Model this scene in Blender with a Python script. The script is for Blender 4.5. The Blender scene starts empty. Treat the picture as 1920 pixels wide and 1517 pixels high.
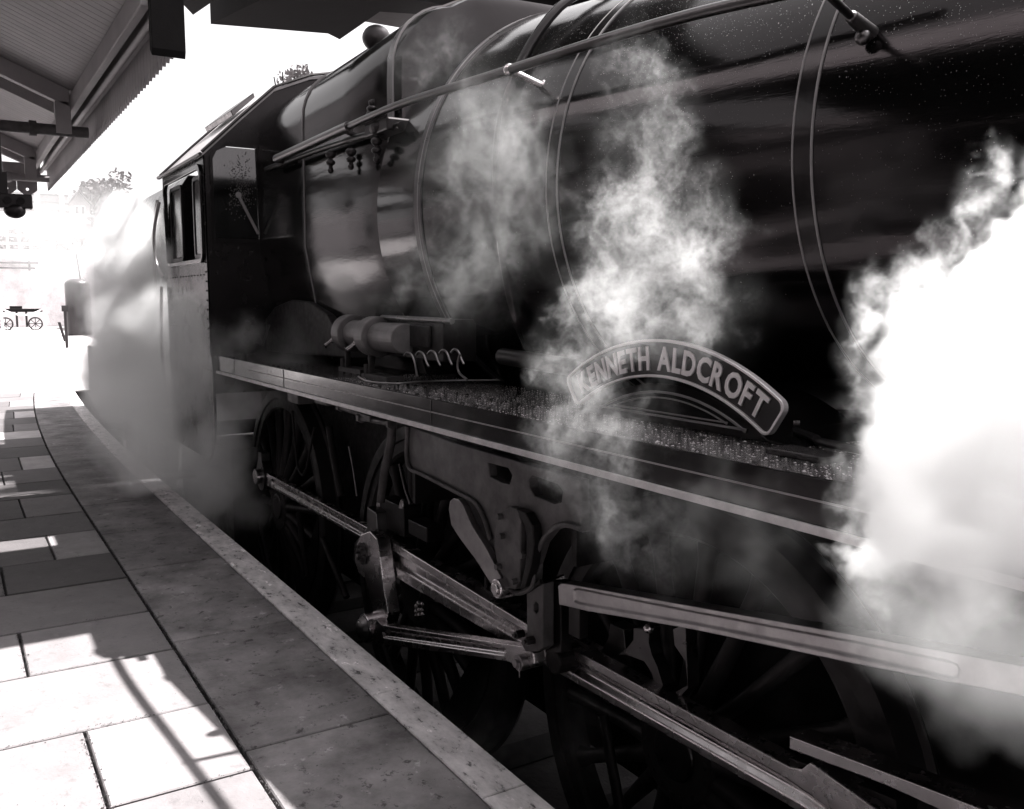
import bpy, bmesh, math, random
from mathutils import Vector, Matrix
random.seed(7)
R = math.radians
sc = bpy.context.scene

# ------------------------------------------------------------------ camera
CAMH, FPX, PW, PH = 1.6, 1700.0, 1920.0, 1517.0
pitch = math.atan2(PH/2-563, FPX)
yaw = math.atan((PW/2+101)/FPX*math.cos(pitch))
Rt = Vector((math.sin(yaw), math.cos(yaw), 0))
Fw = Vector((-math.cos(yaw), math.sin(yaw), 0))*math.cos(pitch)+Vector((0, 0, -1))*math.sin(pitch)
Up = Rt.cross(Fw)
cam = bpy.data.objects.new('camera', bpy.data.cameras.new('camera'))
sc.collection.objects.link(cam); sc.camera = cam
cam.data.sensor_width = 36; cam.data.lens = 36*FPX/PW; cam.data.clip_start = .02; cam.data.clip_end = 2000
M = Matrix((Rt, Up, -Fw)).transposed().to_4x4(); M.translation = Vector((0, 0, CAMH))
cam.matrix_world = M

# ------------------------------------------------------------------ light
SUN_EL = R(61.6)
world = bpy.data.worlds.new('World'); sc.world = world; world.use_nodes = True
nt = world.node_tree; nt.nodes.clear()
sky = nt.nodes.new('ShaderNodeTexSky'); sky.sky_type = 'NISHITA'; sky.sun_disc = False
sky.sun_elevation = SUN_EL; sky.sun_rotation = R(3); sky.dust_density = 5
bw = nt.nodes.new('ShaderNodeRGBToBW'); tint = nt.nodes.new('ShaderNodeVectorMath'); tint.operation = 'MULTIPLY'
tint.inputs[1].default_value = (1.0, .975, .985)
bg = nt.nodes.new('ShaderNodeBackground'); bg.inputs[1].default_value = .095
wo = nt.nodes.new('ShaderNodeOutputWorld')
nt.links.new(sky.outputs[0], bw.inputs[0]); nt.links.new(bw.outputs[0], tint.inputs[0])
nt.links.new(tint.outputs[0], bg.inputs[0]); nt.links.new(bg.outputs[0], wo.inputs[0])
sun = bpy.data.objects.new('sun', bpy.data.lights.new('sun', 'SUN')); sc.collection.objects.link(sun)
sun.data.energy = 4.5; sun.data.angle = R(.5); sun.data.color = (1, .975, .96)
sun.rotation_euler = Vector((-.03, math.cos(SUN_EL), math.sin(SUN_EL))).to_track_quat('Z', 'Y').to_euler()
sc.view_settings.view_transform = 'Standard'; sc.view_settings.look = 'None'
sc.view_settings.exposure = 2.25; sc.view_settings.gamma = 1
sc.render.film_transparent = False
cy = sc.cycles
cy.max_bounces = 14; cy.diffuse_bounces = 3; cy.glossy_bounces = 4; cy.transmission_bounces = 6
cy.transparent_max_bounces = 16; cy.volume_bounces = 12; cy.volume_step_rate = 3.0; cy.volume_max_steps = 512
cy.caustics_reflective = False; cy.caustics_refractive = False; cy.sample_clamp_indirect = 1.2; sc.render.filter_size = 1.5
cy.use_denoising = True; cy.use_adaptive_sampling = False

# ------------------------------------------------------------------ helpers
C = sc.collection

def at(px, py, Y):                      # a pixel of the photograph carried to the vertical plane Y
    d = Fw*FPX+Rt*(px-PW/2)-Up*(py-PH/2)
    t = Y/d.y
    return Vector((d.x*t, Y, d.z*t+CAMH))

def atz(px, py, z=0):
    d = Fw*FPX+Rt*(px-PW/2)-Up*(py-PH/2)
    t = (z-CAMH)/d.z
    return Vector((d.x*t, d.y*t, z))

def atx(px, py, X):
    d = Fw*FPX+Rt*(px-PW/2)-Up*(py-PH/2)
    t = X/d.x
    return Vector((X, d.y*t, d.z*t+CAMH))

def depth(p):
    return (Vector(p)-Vector((0, 0, CAMH))).dot(Fw)

def mat(name, base, rough=.5, metal=0, coat=0, bump=0, bscale=20, var=0, vscale=3, spec=.5, detail=5, rvar=0, objcol=False, stretch=None, speck=0):
    m = bpy.data.materials.new(name); m.use_nodes = True
    n = m.node_tree; L = n.links; b = n.nodes['Principled BSDF']
    col = (base, base*.94, base*.955)
    b.inputs['Base Color'].default_value = (*col, 1); b.inputs['Roughness'].default_value = rough
    b.inputs['Metallic'].default_value = metal; b.inputs['Coat Weight'].default_value = coat
    b.inputs['Specular IOR Level'].default_value = spec; b.inputs['Specular Tint'].default_value = (1, 1, 1, 1) if metal else (1, .9, .93, 1); b.inputs['Coat Roughness'].default_value = .06
    tc = n.nodes.new('ShaderNodeNewGeometry').outputs['Position']
    if stretch:
        mp = n.nodes.new('ShaderNodeMapping'); mp.inputs['Scale'].default_value = stretch
        L.new(tc, mp.inputs[0]); tc = mp.outputs[0]

    def noise(s, d=5, r=.6):
        x = n.nodes.new('ShaderNodeTexNoise'); x.inputs['Scale'].default_value = s
        x.inputs['Detail'].default_value = d; x.inputs['Roughness'].default_value = r
        L.new(tc, x.inputs['Vector']); return x.outputs['Fac']

    def rng(src, a, b_, c, d):
        x = n.nodes.new('ShaderNodeMapRange'); x.inputs[1].default_value = a; x.inputs[2].default_value = b_
        x.inputs[3].default_value = c; x.inputs[4].default_value = d; L.new(src, x.inputs[0]); return x.outputs[0]

    def scale(colsock, fac):
        x = n.nodes.new('ShaderNodeVectorMath'); x.operation = 'SCALE'; L.new(colsock, x.inputs[0]); L.new(fac, x.inputs['Scale']); return x.outputs[0]
    if objcol or var or speck:
        if objcol:
            cs = n.nodes.new('ShaderNodeObjectInfo').outputs['Color']
        else:
            q = n.nodes.new('ShaderNodeRGB'); q.outputs[0].default_value = (*col, 1); cs = q.outputs[0]
        if var:
            cs = scale(cs, rng(noise(vscale, detail, .65), .3, .7, 1-var, 1+var))
        if speck:
            cs = scale(cs, rng(noise(14, 6, .75), .36, .43, 1-speck, 1))
            cs = scale(cs, rng(noise(9, 7, .7), .60, .66, 1, 1+speck))
        L.new(cs, b.inputs['Base Color'])
    if rvar:
        L.new(rng(noise(vscale*2.3, 5, .6), .3, .7, max(.02, rough-rvar), rough+rvar), b.inputs['Roughness'])
    if bump:
        bp = n.nodes.new('ShaderNodeBump'); bp.inputs['Strength'].default_value = 1; bp.inputs['Distance'].default_value = bump
        L.new(noise(bscale, 6, .65), bp.inputs['Height']); L.new(bp.outputs[0], b.inputs['Normal'])
    return m

PAINT = mat('black_gloss_paint', .005, .16, coat=.15, spec=.35, bump=.0012, bscale=7, rvar=.05, vscale=2)
BOILER = mat('boiler_black_paint', .003, .12, coat=.0, spec=.42, bump=.0014, bscale=3.2, rvar=.05, vscale=1.6, stretch=(.35, 1, 2.2))
CABP = mat('cab_paint', .007, .25, coat=.0, spec=.35, bump=.001, bscale=9, rvar=.06)
ROOFM = mat('cab_roof_paint', .34, .3, bump=.002, bscale=12, var=.3, vscale=5)
LUBM = mat('lubricator_grey', .16, .42, bump=.001, bscale=60, var=.3, vscale=12)
COPPER = mat('copper_pipe', .2, .35, metal=1)
SATIN = mat('satin_black', .006, .38, spec=.35, bump=.0008, bscale=40, rvar=.12)
GRIME = mat('oily_grime', .008, .55, spec=.3, bump=.002, bscale=50, var=.5, vscale=9, rvar=.15)
WHEELM = mat('wheel_black', .018, .5, spec=.3, bump=.001, bscale=30, var=.4, vscale=9, rvar=.12)
DUSTY = mat('dusty_motion_grey', .09, .5, spec=.4, bump=.0012, bscale=60, var=.45, vscale=9, rvar=.15)
STEEL = mat('polished_steel', .62, .26, metal=1, bump=.0004, bscale=9, var=.15, vscale=5, rvar=.05)
STEELD = mat('oiled_steel', .14, .33, metal=1, bump=.0004, bscale=12, var=.2, vscale=8, rvar=.08)
STEELL = mat('bright_steel', .36, .4, metal=1, bump=.0006, bscale=70, var=.2, vscale=11, rvar=.1)
BRASS = mat('brass', .85, .42, metal=.75, bump=.0006, bscale=150, rvar=.1)
RAILM = mat('handrail_steel', .13, .3, metal=1, bump=.001, bscale=120)
LINE = mat('lining_paint', .26, .4)
LIP = mat('pale_lining_edge', .6, .32, var=.25, vscale=12)
WETP = mat('wet_running_plate', .012, .07, bump=.009, bscale=60, detail=3, var=.4, vscale=15, spec=.7)
PLATEB = mat('nameplate_backing', .012, .3, bump=.0006, bscale=120)
WIRE = mat('pale_wire', .5, .35, metal=.6)
STONE = mat('paving_stone', .3, .8, objcol=True, bump=.003, bscale=45, var=.16, vscale=5, speck=.22)
COPE = mat('coping_concrete', .2, .75, objcol=True, bump=.005, bscale=40, var=.6, vscale=3.2, speck=.75)
STRIP = mat('worn_white_edge', .6, .8, bump=.005, bscale=35, var=.4, vscale=7, speck=.85, stretch=(.8, 1.5, 1))
JOINT = mat('joint_mortar', .02, .95, bump=.004, bscale=80, var=.4, vscale=30)
DIRT = mat('ground_soil', .05, .95, bump=.02, bscale=8, var=.4, vscale=2)
BALL = mat('ballast', .03, .9, bump=.01, bscale=30, var=.4)
RUST = mat('rail_steel', .09, .45, metal=.6, var=.3)
WOOD = mat('painted_boards', .4, .6, bump=.001, bscale=30, var=.12)
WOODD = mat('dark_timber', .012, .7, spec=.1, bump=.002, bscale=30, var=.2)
CREAM = mat('cream_paint', .3, .55, var=.15, vscale=6)
BRICK = mat('brick_wall', .08, .85, bump=.004, bscale=30, var=.3)
IRON = mat('cast_iron_black', .014, .4)
WHITE = mat('white_paint', .75, .5)
LEAF = mat('leaves', .2, .6)
GRASS = mat('grass', .09, .9, bump=.03, bscale=12, var=.4, vscale=3)
SLATE = mat('slate_roof', .08, .7, var=.2)
CLOTH = mat('dark_canvas', .02, .8)
glass = bpy.data.materials.new('window_glass'); glass.use_nodes = True
g = glass.node_tree.nodes['Principled BSDF']; g.inputs['Transmission Weight'].default_value = 1
g.inputs['Base Color'].default_value = (.1, .095, .097, 1); g.inputs['Roughness'].default_value = .12; g.inputs['IOR'].default_value = 1.45
DROP = bpy.data.materials.new('water_drops'); DROP.use_nodes = True
g = DROP.node_tree.nodes['Principled BSDF']; g.inputs['Base Color'].default_value = (.16, .15, .15, 1); g.inputs['Roughness'].default_value = .08

DROPB = mat('plate_glint_drops', .32, .1)  # paler copy of the drop material, glint put into the base colour

def link(name, me, parent=None, smooth=False, bevel=0, seg=2):
    o = bpy.data.objects.new(name, me); C.objects.link(o)
    if parent: o.parent = parent
    if smooth:
        me.polygons.foreach_set('use_smooth', [True]*len(me.polygons))
    if bevel:
        b = o.modifiers.new('bevel', 'BEVEL'); b.width = bevel; b.segments = seg; b.limit_method = 'ANGLE'; b.angle_limit = R(40)
        b.harden_normals = False
    return o

def mesh(name, bm, m, parent=None, smooth=False, bevel=0, sharp=40):
    bmesh.ops.recalc_face_normals(bm, faces=bm.faces)
    me = bpy.data.meshes.new(name)
    if smooth:
        for e in bm.edges:
            e.smooth = not (len(e.link_faces) == 2 and e.calc_face_angle(0) > R(sharp))
    bm.to_mesh(me); bm.free(); me.materials.append(m)
    return link(name, me, parent, smooth, bevel)

def tag(o, label=None, cat=None, group=None, kind=None):
    for k, v in (('label', label), ('category', cat), ('group', group), ('kind', kind)):
        if v: o[k] = v
    return o

def empty(name, loc, label, cat, group=None):
    o = bpy.data.objects.new(name, None); C.objects.link(o); o.location = loc; o.empty_display_size = .1
    bpy.context.view_layer.update()
    return tag(o, label, cat, group)

def keep(o, parent):                    # parent while the mesh stays written in world coordinates
    o.parent = parent; o.matrix_parent_inverse = Matrix.Translation(parent.location).inverted() if parent.location.length else Matrix()
    return o

def box(bm, a, b):
    r = bmesh.ops.create_cube(bm, size=1)
    s = [abs(b[i]-a[i]) for i in range(3)]; c = [(a[i]+b[i])/2 for i in range(3)]
    bmesh.ops.scale(bm, vec=s, verts=r['verts']); bmesh.ops.translate(bm, vec=c, verts=r['verts'])
    return r['verts']

def cyl(bm, p, q, r0, r1=None, n=24, caps=True):
    p, q = Vector(p), Vector(q); r1 = r0 if r1 is None else r1
    d = q-p; r = bmesh.ops.create_cone(bm, cap_ends=caps, segments=n, radius1=r0, radius2=r1, depth=d.length)
    mt = Matrix.Translation((p+q)/2) @ d.to_track_quat('Z', 'Y').to_matrix().to_4x4()
    bmesh.ops.transform(bm, matrix=mt, verts=r['verts']); return r['verts']

def ball(bm, p, r, s=(1, 1, 1), u=16, v=10):
    q = bmesh.ops.create_uvsphere(bm, u_segments=u, v_segments=v, radius=r)
    bmesh.ops.scale(bm, vec=s, verts=q['verts']); bmesh.ops.translate(bm, vec=p, verts=q['verts'])

def tube(bm, pts, r, n=10, caps=True):
    pts = [Vector(p) for p in pts]; rings = []
    rr = r if isinstance(r, (list, tuple)) else [r]*len(pts)
    up = None
    for i, p in enumerate(pts):
        t = (pts[min(i+1, len(pts)-1)]-pts[max(i-1, 0)]).normalized()
        if up is None:
            up = t.orthogonal().normalized()
        up = (up-t*up.dot(t)).normalized(); s = t.cross(up)
        rings.append([bm.verts.new(p+(up*math.cos(a)+s*math.sin(a))*rr[i]) for a in [2*math.pi*k/n for k in range(n)]])
    for a, b in zip(rings, rings[1:]):
        for k in range(n):
            bm.faces.new((a[k], a[(k+1) % n], b[(k+1) % n], b[k]))
    if caps: bm.faces.new(rings[0]); bm.faces.new(rings[-1])

def smooth_path(pts, k=6):
    pts = [Vector(p) for p in pts]; out = []
    P = [pts[0]]+pts+[pts[-1]]
    for i in range(1, len(P)-2):
        for j in range(k):
            t = j/k; a, b, c, d = P[i-1], P[i], P[i+1], P[i+2]
            out.append(.5*((2*b)+(c-a)*t+(2*a-5*b+4*c-d)*t*t+(3*b-a-3*c+d)*t**3))
    out.append(pts[-1]); return out

def loft(bm, rings, close=True, cap=True):
    vs = [[bm.verts.new(p) for p in r] for r in rings]; n = len(vs[0])
    for a, b in zip(vs, vs[1:]):
        for k in range(n if close else n-1):
            bm.faces.new((a[k], a[(k+1) % n], b[(k+1) % n], b[k]))
    if cap and close: bm.faces.new(vs[0]); bm.faces.new(vs[-1])
    return vs

def fill(bm, loops):                     # a flat face with holes
    es, vv = [], []
    for l in loops:
        v = [bm.verts.new(p) for p in l]; vv.append(v)
        es += [bm.edges.new((v[i], v[(i+1) % len(v)])) for i in range(len(v))]
    bmesh.ops.triangle_fill(bm, edges=es, use_beauty=True)
    return vv

def plate(bm, outer, holes, Y, t, floor=None):
    """outer/holes: lists of (x,z) on plane Y facing -Y; t thickness towards +Y; floor: depth of a recessed floor (else through)"""
    f = fill(bm, [[(x, Y, z) for x, z in l] for l in [outer]+holes])
    back = [bm.verts.new((x, Y+t, z)) for x, z in outer]
    n = len(back)
    for i in range(n): bm.faces.new((f[0][i], f[0][(i+1) % n], back[(i+1) % n], back[i]))
    if floor is None and holes:
        hb = [[bm.verts.new((x, Y+t, z)) for x, z in h] for h in holes]
        es = [bm.edges.new((back[i], back[(i+1) % n])) if not bm.edges.get((back[i], back[(i+1) % n])) else bm.edges.get((back[i], back[(i+1) % n])) for i in range(n)]
        for h in hb:
            es += [bm.edges.new((h[i], h[(i+1) % len(h)])) for i in range(len(h))]
        bmesh.ops.triangle_fill(bm, edges=es, use_beauty=True)
        for hf, h in zip(f[1:], hb):
            m_ = len(h)
            for i in range(m_): bm.faces.new((hf[i], hf[(i+1) % m_], h[(i+1) % m_], h[i]))
    else:
        bm.faces.new(back)
        for hf in f[1:]:
            m_ = len(hf); q = [Vector((v.co.x, v.co.z)) for v in hf]; cc_ = sum((a.cross(b) if hasattr(a, 'cross') else 0) for a, b in zip(q, q[1:]+q[:1]))
            h = []
            for i in range(m_):                       # floor drawn in from the edge, so the flute has sloping sides
                e1 = (q[i]-q[i-1]); e2 = (q[(i+1) % m_]-q[i]); e1 = e1.normalized() if e1.length else e2.normalized(); e2 = e2.normalized() if e2.length else e1
                n_ = Vector((-e1.y-e2.y, e1.x+e2.x)); n_ = n_.normalized() if n_.length > 1e-6 else Vector((0, 0))
                if cc_ < 0: n_ = -n_
                p_ = q[i]+n_*min(floor*.8, .016); h.append(bm.verts.new((p_.x, Y+floor, p_.y)))
            for i in range(m_): bm.faces.new((hf[i], hf[(i+1) % m_], h[(i+1) % m_], h[i]))
            bm.faces.new(h)

def px(pts, Y):                          # outline read off the photograph, carried to plane Y
    return [(at(x, y, Y).x, at(x, y, Y).z) for x, y in pts]

def arc2(cx, cz, r, a0, a1, n=12):
    return [(cx+r*math.cos(R(a0+(a1-a0)*i/n)), cz+r*math.sin(R(a0+(a1-a0)*i/n))) for i in range(n+1)]

def slot(a, b, ra, rb, n=8):             # outline of a tapered bar with round ends between two (x,z) points
    a, b = Vector(a), Vector(b); ang = math.degrees(math.atan2(b.y-a.y, b.x-a.x))
    return arc2(a.x, a.y, ra, ang+90, ang+270, n)+arc2(b.x, b.y, rb, ang-90, ang+90, n)

# ================================================================== SETTING
Z_RAIL = -.915
bm = bmesh.new(); box(bm, (-300, -200, -1.6), (200, 300, -1.25)); tag(mesh('ground', bm, DIRT), kind='structure')
bm = bmesh.new(); box(bm, (-80, 1.75, -1.26), (12, 4.9, -1.08)); tag(mesh('ballast_bed', bm, BALL), kind='structure')
for y0 in (3-.7175, 3+.7175):
    bm = bmesh.new(); box(bm, (-80, y0-.035, Z_RAIL-.03), (12, y0+.035, Z_RAIL)); box(bm, (-80, y0-.01, Z_RAIL-.13), (12, y0+.01, Z_RAIL-.03))
    box(bm, (-80, y0-.065, Z_RAIL-.15), (12, y0+.065, Z_RAIL-.132)); tag(mesh('rail', bm, RUST), 'steel running rail under the locomotive, '+('nearer the platform' if y0 < 3 else 'far side'), 'rail', 'rails of the track')
bm = bmesh.new(); box(bm, (-.125, 1.85, -1.11), (.125, 4.4, -1.07)); sl = mesh('sleeper', bm, WOODD); sm = sl.data
for i in range(24):
    o = sl if i == 0 else sl.copy()
    if i: C.objects.link(o)
    o.location.x = 1-.76*i
    tag(o, 'timber sleeper lying crosswise in the ballast under the locomotive and tender', 'sleeper', 'sleepers of the track')

# platform: bedding, then slab by slab. The platform drifts towards the line far away (the track curves)
def drift(X):
    return 0 if X > -8 else (.0042*(X+8)**2 if X > -19 else .508+(-19-X)*.09)
JX = [-1.5, -2.28, -2.98, -3.59, -4.26, -4.86, -5.53, -6.15, -6.84, -7.48, -8.23, -8.93, -9.65, -10.46, -11.19, -11.89, -12.56, -13.3, -14.0, -14.82, -15.6, -16.36, -17.1, -17.83]
JX = [4.5-.66*i for i in range(9)]+JX
bm = bmesh.new(); box(bm, (-90, -12, -1.24), (12, 1.33, -.034)); box(bm, (-90, 1.33, -1.24), (-17.9, 2.2, -.034)); box(bm, (-31, 2.2, -1.24), (-18.6, 4.2, -.034)); box(bm, (-90, 1.9, -1.24), (-31, 7, -.034)); tag(mesh('platform', bm, JOINT), kind='structure'); plat = bpy.data.objects['platform']
bm = bmesh.new(); box(bm, (-90, 1.36, -1.23), (12, 1.50, -.09)); tag(mesh('platform_wall', bm, BRICK), kind='structure')
bm = bmesh.new(); box(bm, (-90, -12, -.033), (-30.1, 6, -.004)); box(bm, (-30.098, -12, -.033), (-17.85, 2.25, -.004)); box(bm, (-30.098, 2.252, -.033), (-18.6, 4.2, -.004)); tag(mesh('far_platform_surface', bm, STONE), kind='structure'); bpy.data.objects['far_platform_surface'].color = (.3, .29, .29, 1)

VJ = {-3.59: .34, -4.26: -.4, -4.86: .2, -5.53: .95, -6.15: .18, -6.84: .48, -7.48: -.2, -8.23: .4, -8.93: .95, -9.65: .33}
TONE = {(-3.59, 1): .2, (-5.53, 0): .16, (-5.53, 1): .16, (-6.15, 1): .085, (-6.15, 0): .13, (-6.84, 1): .27, (-6.84, 0): .12, (-7.48, 1): .15, (-7.48, 0): .14, (-8.23, 1): .2, (-8.23, 0): .13,
        (-8.93, 1): .085, (-8.93, 0): .09, (-9.65, 1): .17, (-10.46, 1): .42, (-11.19, 1): .1, (-11.89, 1): .16, (-12.56, 1): .48, (-13.3, 1): .2, (-14.0, 1): .12, (-14.82, 1): .45, (-15.6, 1): .12, (-16.36, 1): .25}

def slab(x0, x1, y0, y1, tone, dz=0, name='slab', m=None, gap=.0075, t=.05):
    """one stone; its ends follow the slow drift of the platform. y0 > y1, x0 > x1; y given for a straight edge"""
    f = .75 if name == 'edge_stone' else 1
    f1 = .75 if name in ('edge_stone', 'coping_slab') else 1
    x0 -= gap; x1 += gap; g2 = .010 if name != 'slab' else gap
    bm = bmesh.new(); ring_ = []
    P_ = [(x1, y1+gap+drift(x1)*f), (x0, y1+gap+drift(x0)*f), (x0, y0-g2*.6+drift(x0)*f1), (x1, y0-g2*.6+drift(x1)*f1)]
    cx_, cy_ = sum(p[0] for p in P_)/4, sum(p[1] for p in P_)/4
    ch = .0045
    for ins, z in ((0, -t), (0, -ch), (ch, 0)):
        ring_.append([(px_-math.copysign(ins, px_-cx_)-cx_, py_-math.copysign(ins, py_-cy_)-cy_, z) for px_, py_ in P_])
    loft(bm, ring_); bmesh.ops.recalc_face_normals(bm, faces=bm.faces)
    me = bpy.data.meshes.new(name); bm.to_mesh(me); bm.free(); me.materials.append(m or STONE)
    o = bpy.data.objects.new(name, me); C.objects.link(o); o.parent = plat; o.location = (cx_, cy_, dz)
    o.rotation_euler = (rs.gauss(0, .0015), rs.gauss(0, .0012), rs.gauss(0, .0012))
    o.color = (tone, tone*.94, tone*.955, 1); return o
rs = random.Random(3)
for i in range(len(JX)-1):
    xa, xb = JX[i], JX[i+1]
    ye = .80
    key = round(xb, 2)
    first = VJ.get(key, rs.uniform(-.3, .6))
    if first > ye-.05: first = rs.uniform(-.3, .1)
    ys = [ye, first]
    while ys[-1] > -2.2: ys.append(ys[-1]-rs.choice([.55, .75, .95, 1.1]))
    for j in range(len(ys)-1):
        side = 1 if j == 0 else 0
        tn = TONE.get((key, side)) if j < 2 else None
        if tn is None: tn = rs.choice([.11, .15, .2, .26, .34]) if xb < -4.9 else rs.uniform(.14, .2)
        if key in (-4.86, ): tn = .2 if j == 0 else .24
        slab(xa, xb, ys[j], ys[j+1], (tn**1.25*1.05 if xb < -4.3 else tn*.9), rs.uniform(-.002, .002))  # shade put into the colour: rows lying in shadow get a darker tone
# coping slabs
CX = [4.6, 3.2, 1.9, .6, -.7, -1.9, -3.12, -4.34, -5.67, -6.66, -7.68, -8.86, -9.9, -11.03, -12.7, -14.37, -15.8, -17.2, -17.83]
for xa, xb in zip(CX, CX[1:]):
    slab(xa, xb, 1.378, .806, rs.uniform(.11, .17), rs.uniform(-.001, .001), 'coping_slab', COPE, .005)
# pale strip along the edge, in lengths
x = 4.6
while x > -17.2:
    l = rs.choice([1.05, 1.3, .9])
    slab(x, x-l, 1.548, 1.372, .4, .004, 'edge_stone', STRIP, .003, .09); x -= l
# moss and crumbs caught in the open joint
bm = bmesh.new()
for i in range(1500):
    X = -rs.uniform(.6, 12)**1.0; yy = .803+drift(X)+rs.gauss(0, .008)*(1+2*(rs.random() < .1)); r = rs.uniform(.002, .006)
    v = bmesh.ops.create_cone(bm, cap_ends=False, segments=4, radius1=r, radius2=0, depth=r*1.4)['verts']
    bmesh.ops.rotate(bm, cent=(0, 0, 0), matrix=Matrix.Rotation(rs.uniform(0, 3), 3, 'Z'), verts=v)
    bmesh.ops.translate(bm, vec=(X, yy, -.002), verts=v)
keep(tag(mesh('joint_moss', bm, DIRT), kind='stuff'), plat)

# grit and crumbled mortar along the joints between the slabs
bm = bmesh.new()
def crumb(cx_, cy_, s_):
    k_ = rs.randint(4, 6); a0 = rs.uniform(0, 6)
    v_ = [bm.verts.new((cx_+s_*rs.uniform(.5, 1.3)*math.cos(a0+6.283*j/k_)*1.2, cy_+s_*rs.uniform(.5, 1.3)*math.sin(a0+6.283*j/k_), .0022)) for j in range(k_)]
    t_ = bm.verts.new((cx_, cy_, .0022+s_*.5))
    for j in range(k_): bm.faces.new((v_[j], v_[(j+1) % k_], t_))
for xr in [x_ for x_ in JX if -9 < x_ < -1]:
    y_ = -1.2; on = 1
    while y_ < .8:
        if rs.random() < .06: on = rs.choice([0, 0, 1, 2])
        y_ += .006
        for _ in range(on):
            if rs.random() < .55: crumb(xr+rs.gauss(0, .006+.004*on), y_, rs.uniform(.0012, .0035))
for (xa_, xb_, yv_) in ((-2.98, -3.59, .34), (-3.59, -4.26, -.4), (-4.26, -4.86, .2), (-5.53, -6.15, .18), (-6.15, -6.84, .48)):
    for _ in range(260):
        if rs.random() < .6: crumb(rs.uniform(xb_, xa_), yv_+rs.gauss(0, .009), rs.uniform(.0012, .004))
for _ in range(900): crumb(rs.uniform(-8, -1), rs.uniform(-.6, 1.35), rs.uniform(.0008, .0022))
keep(tag(mesh('grit', bm, JOINT), kind='stuff'), plat)

# station building behind the camera and the far side of the line
def building(name, label, x0, x1, y0, y1, h, m, face):
    e = empty(name, ((x0+x1)/2, (y0+y1)/2, 0), label, 'building')
    bm = bmesh.new(); box(bm, (x0, y0, -.05), (x1, y1, h)); keep(mesh('wall', bm, m), e)
    bm = bmesh.new(); ym = (y0+y1)/2
    loft(bm, [[(x, y0-.3, h), (x, ym, h+1.6), (x, y1+.3, h), (x, y1+.3, h-.1), (x, ym, h+1.4), (x, y0-.3, h-.1)] for x in (x0-.3, x1+.3)])
    keep(mesh('roof', bm, SLATE), e)
    yf = y1 if face > 0 else y0
    k = x0+1.2
    while k < x1-1.5:
        bm = bmesh.new(); box(bm, (k-.05, yf-.04, .95), (k+1.05, yf+.04, 2.45)); f = keep(mesh('window', bm, CREAM), e)
        bm = bmesh.new(); box(bm, (k+.03, yf-.05, 1.03), (k+.97, yf+.05, 2.37)); p = mesh('pane', bm, IRON); keep(p, e)
        p.parent = f; k += 2.6
    return e
building('station_building', 'dark brick station building at the back of the platform under the canopy', -16, 9, -9, -5, 3.9, BRICK, 1)

# ------------------------------------------------------------------ near canopy
can = empty('platform_canopy', (-10, .4, 3.0), 'boarded platform canopy with scalloped valance over the left of the platform', 'canopy')
YE, ZE, ZS = 1.235, 3.36, .42
X0, X1 = -5.80, -13.9
def ceil_z(y): return ZE+.06+(YE-y)*ZS if y > -1.4 else ZE+.06+(YE+1.4)*ZS-(-1.4-y)*ZS
bw_ = .11; k = 0; x = X0-.04
me = None
while x > X1:
    bm = bmesh.new()
    x2 = x-bw_+.008
    pr = [(y, ceil_z(y)) for y in (YE-.11, -1.4, -3.9)]
    loft(bm, [[(xx, y, z) for y, z in pr]+[(xx, y, z+.025) for y, z in pr[::-1]] for xx in (x, x2)])
    o = mesh('ceiling_board', bm, WOOD); keep(o, can); x -= bw_
bm = bmesh.new(); pr = [(YE+.05, ceil_z(YE+.05)+.04), (-1.4, ceil_z(-1.4)+.04), (-3.95, ceil_z(-3.95)+.04)]
loft(bm, [[(xx, y, z) for y, z in pr]+[(xx, y, z+.05) for y, z in pr[::-1]] for xx in (X0, X1)]); keep(mesh('roof', bm, SLATE), can)
bm = bmesh.new(); box(bm, (X0-.03, YE-.17, ZE-.05), (X1+.03, YE-.112, ZE+.10)); keep(mesh('eaves_beam', bm, WOOD, bevel=.008), can)
bm = bmesh.new(); box(bm, (X0, YE-.018, ZE-.03), (X1, YE+.02, ZE+.12)); keep(mesh('fascia', bm, WOOD, bevel=.004), can)
bm = bmesh.new(); cyl(bm, (X0, YE-.055, ZE-.05), (X1, YE-.055, ZE-.05), .026, n=10); keep(mesh('conduit', bm, CREAM, smooth=True), can)
# valance boards with pointed feet
bm = bmesh.new(); w = .105
plate(bm, [(0, 0), (0, -.22), (w/2, -.29), (w, -.22), (w, 0)], [], 0, .018)
me = bpy.data.meshes.new('valance_board'); bmesh.ops.recalc_face_normals(bm, faces=bm.faces); bm.to_mesh(me); bm.free(); me.materials.append(WOOD)
x = X0-.15
while x > X1:
    o = bpy.data.objects.new('valance_board', me); C.objects.link(o); o.location = (x-w, YE+.022, ZE-.0+rs.uniform(-.003, .003)); keep(o, can); x -= w+.008
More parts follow.
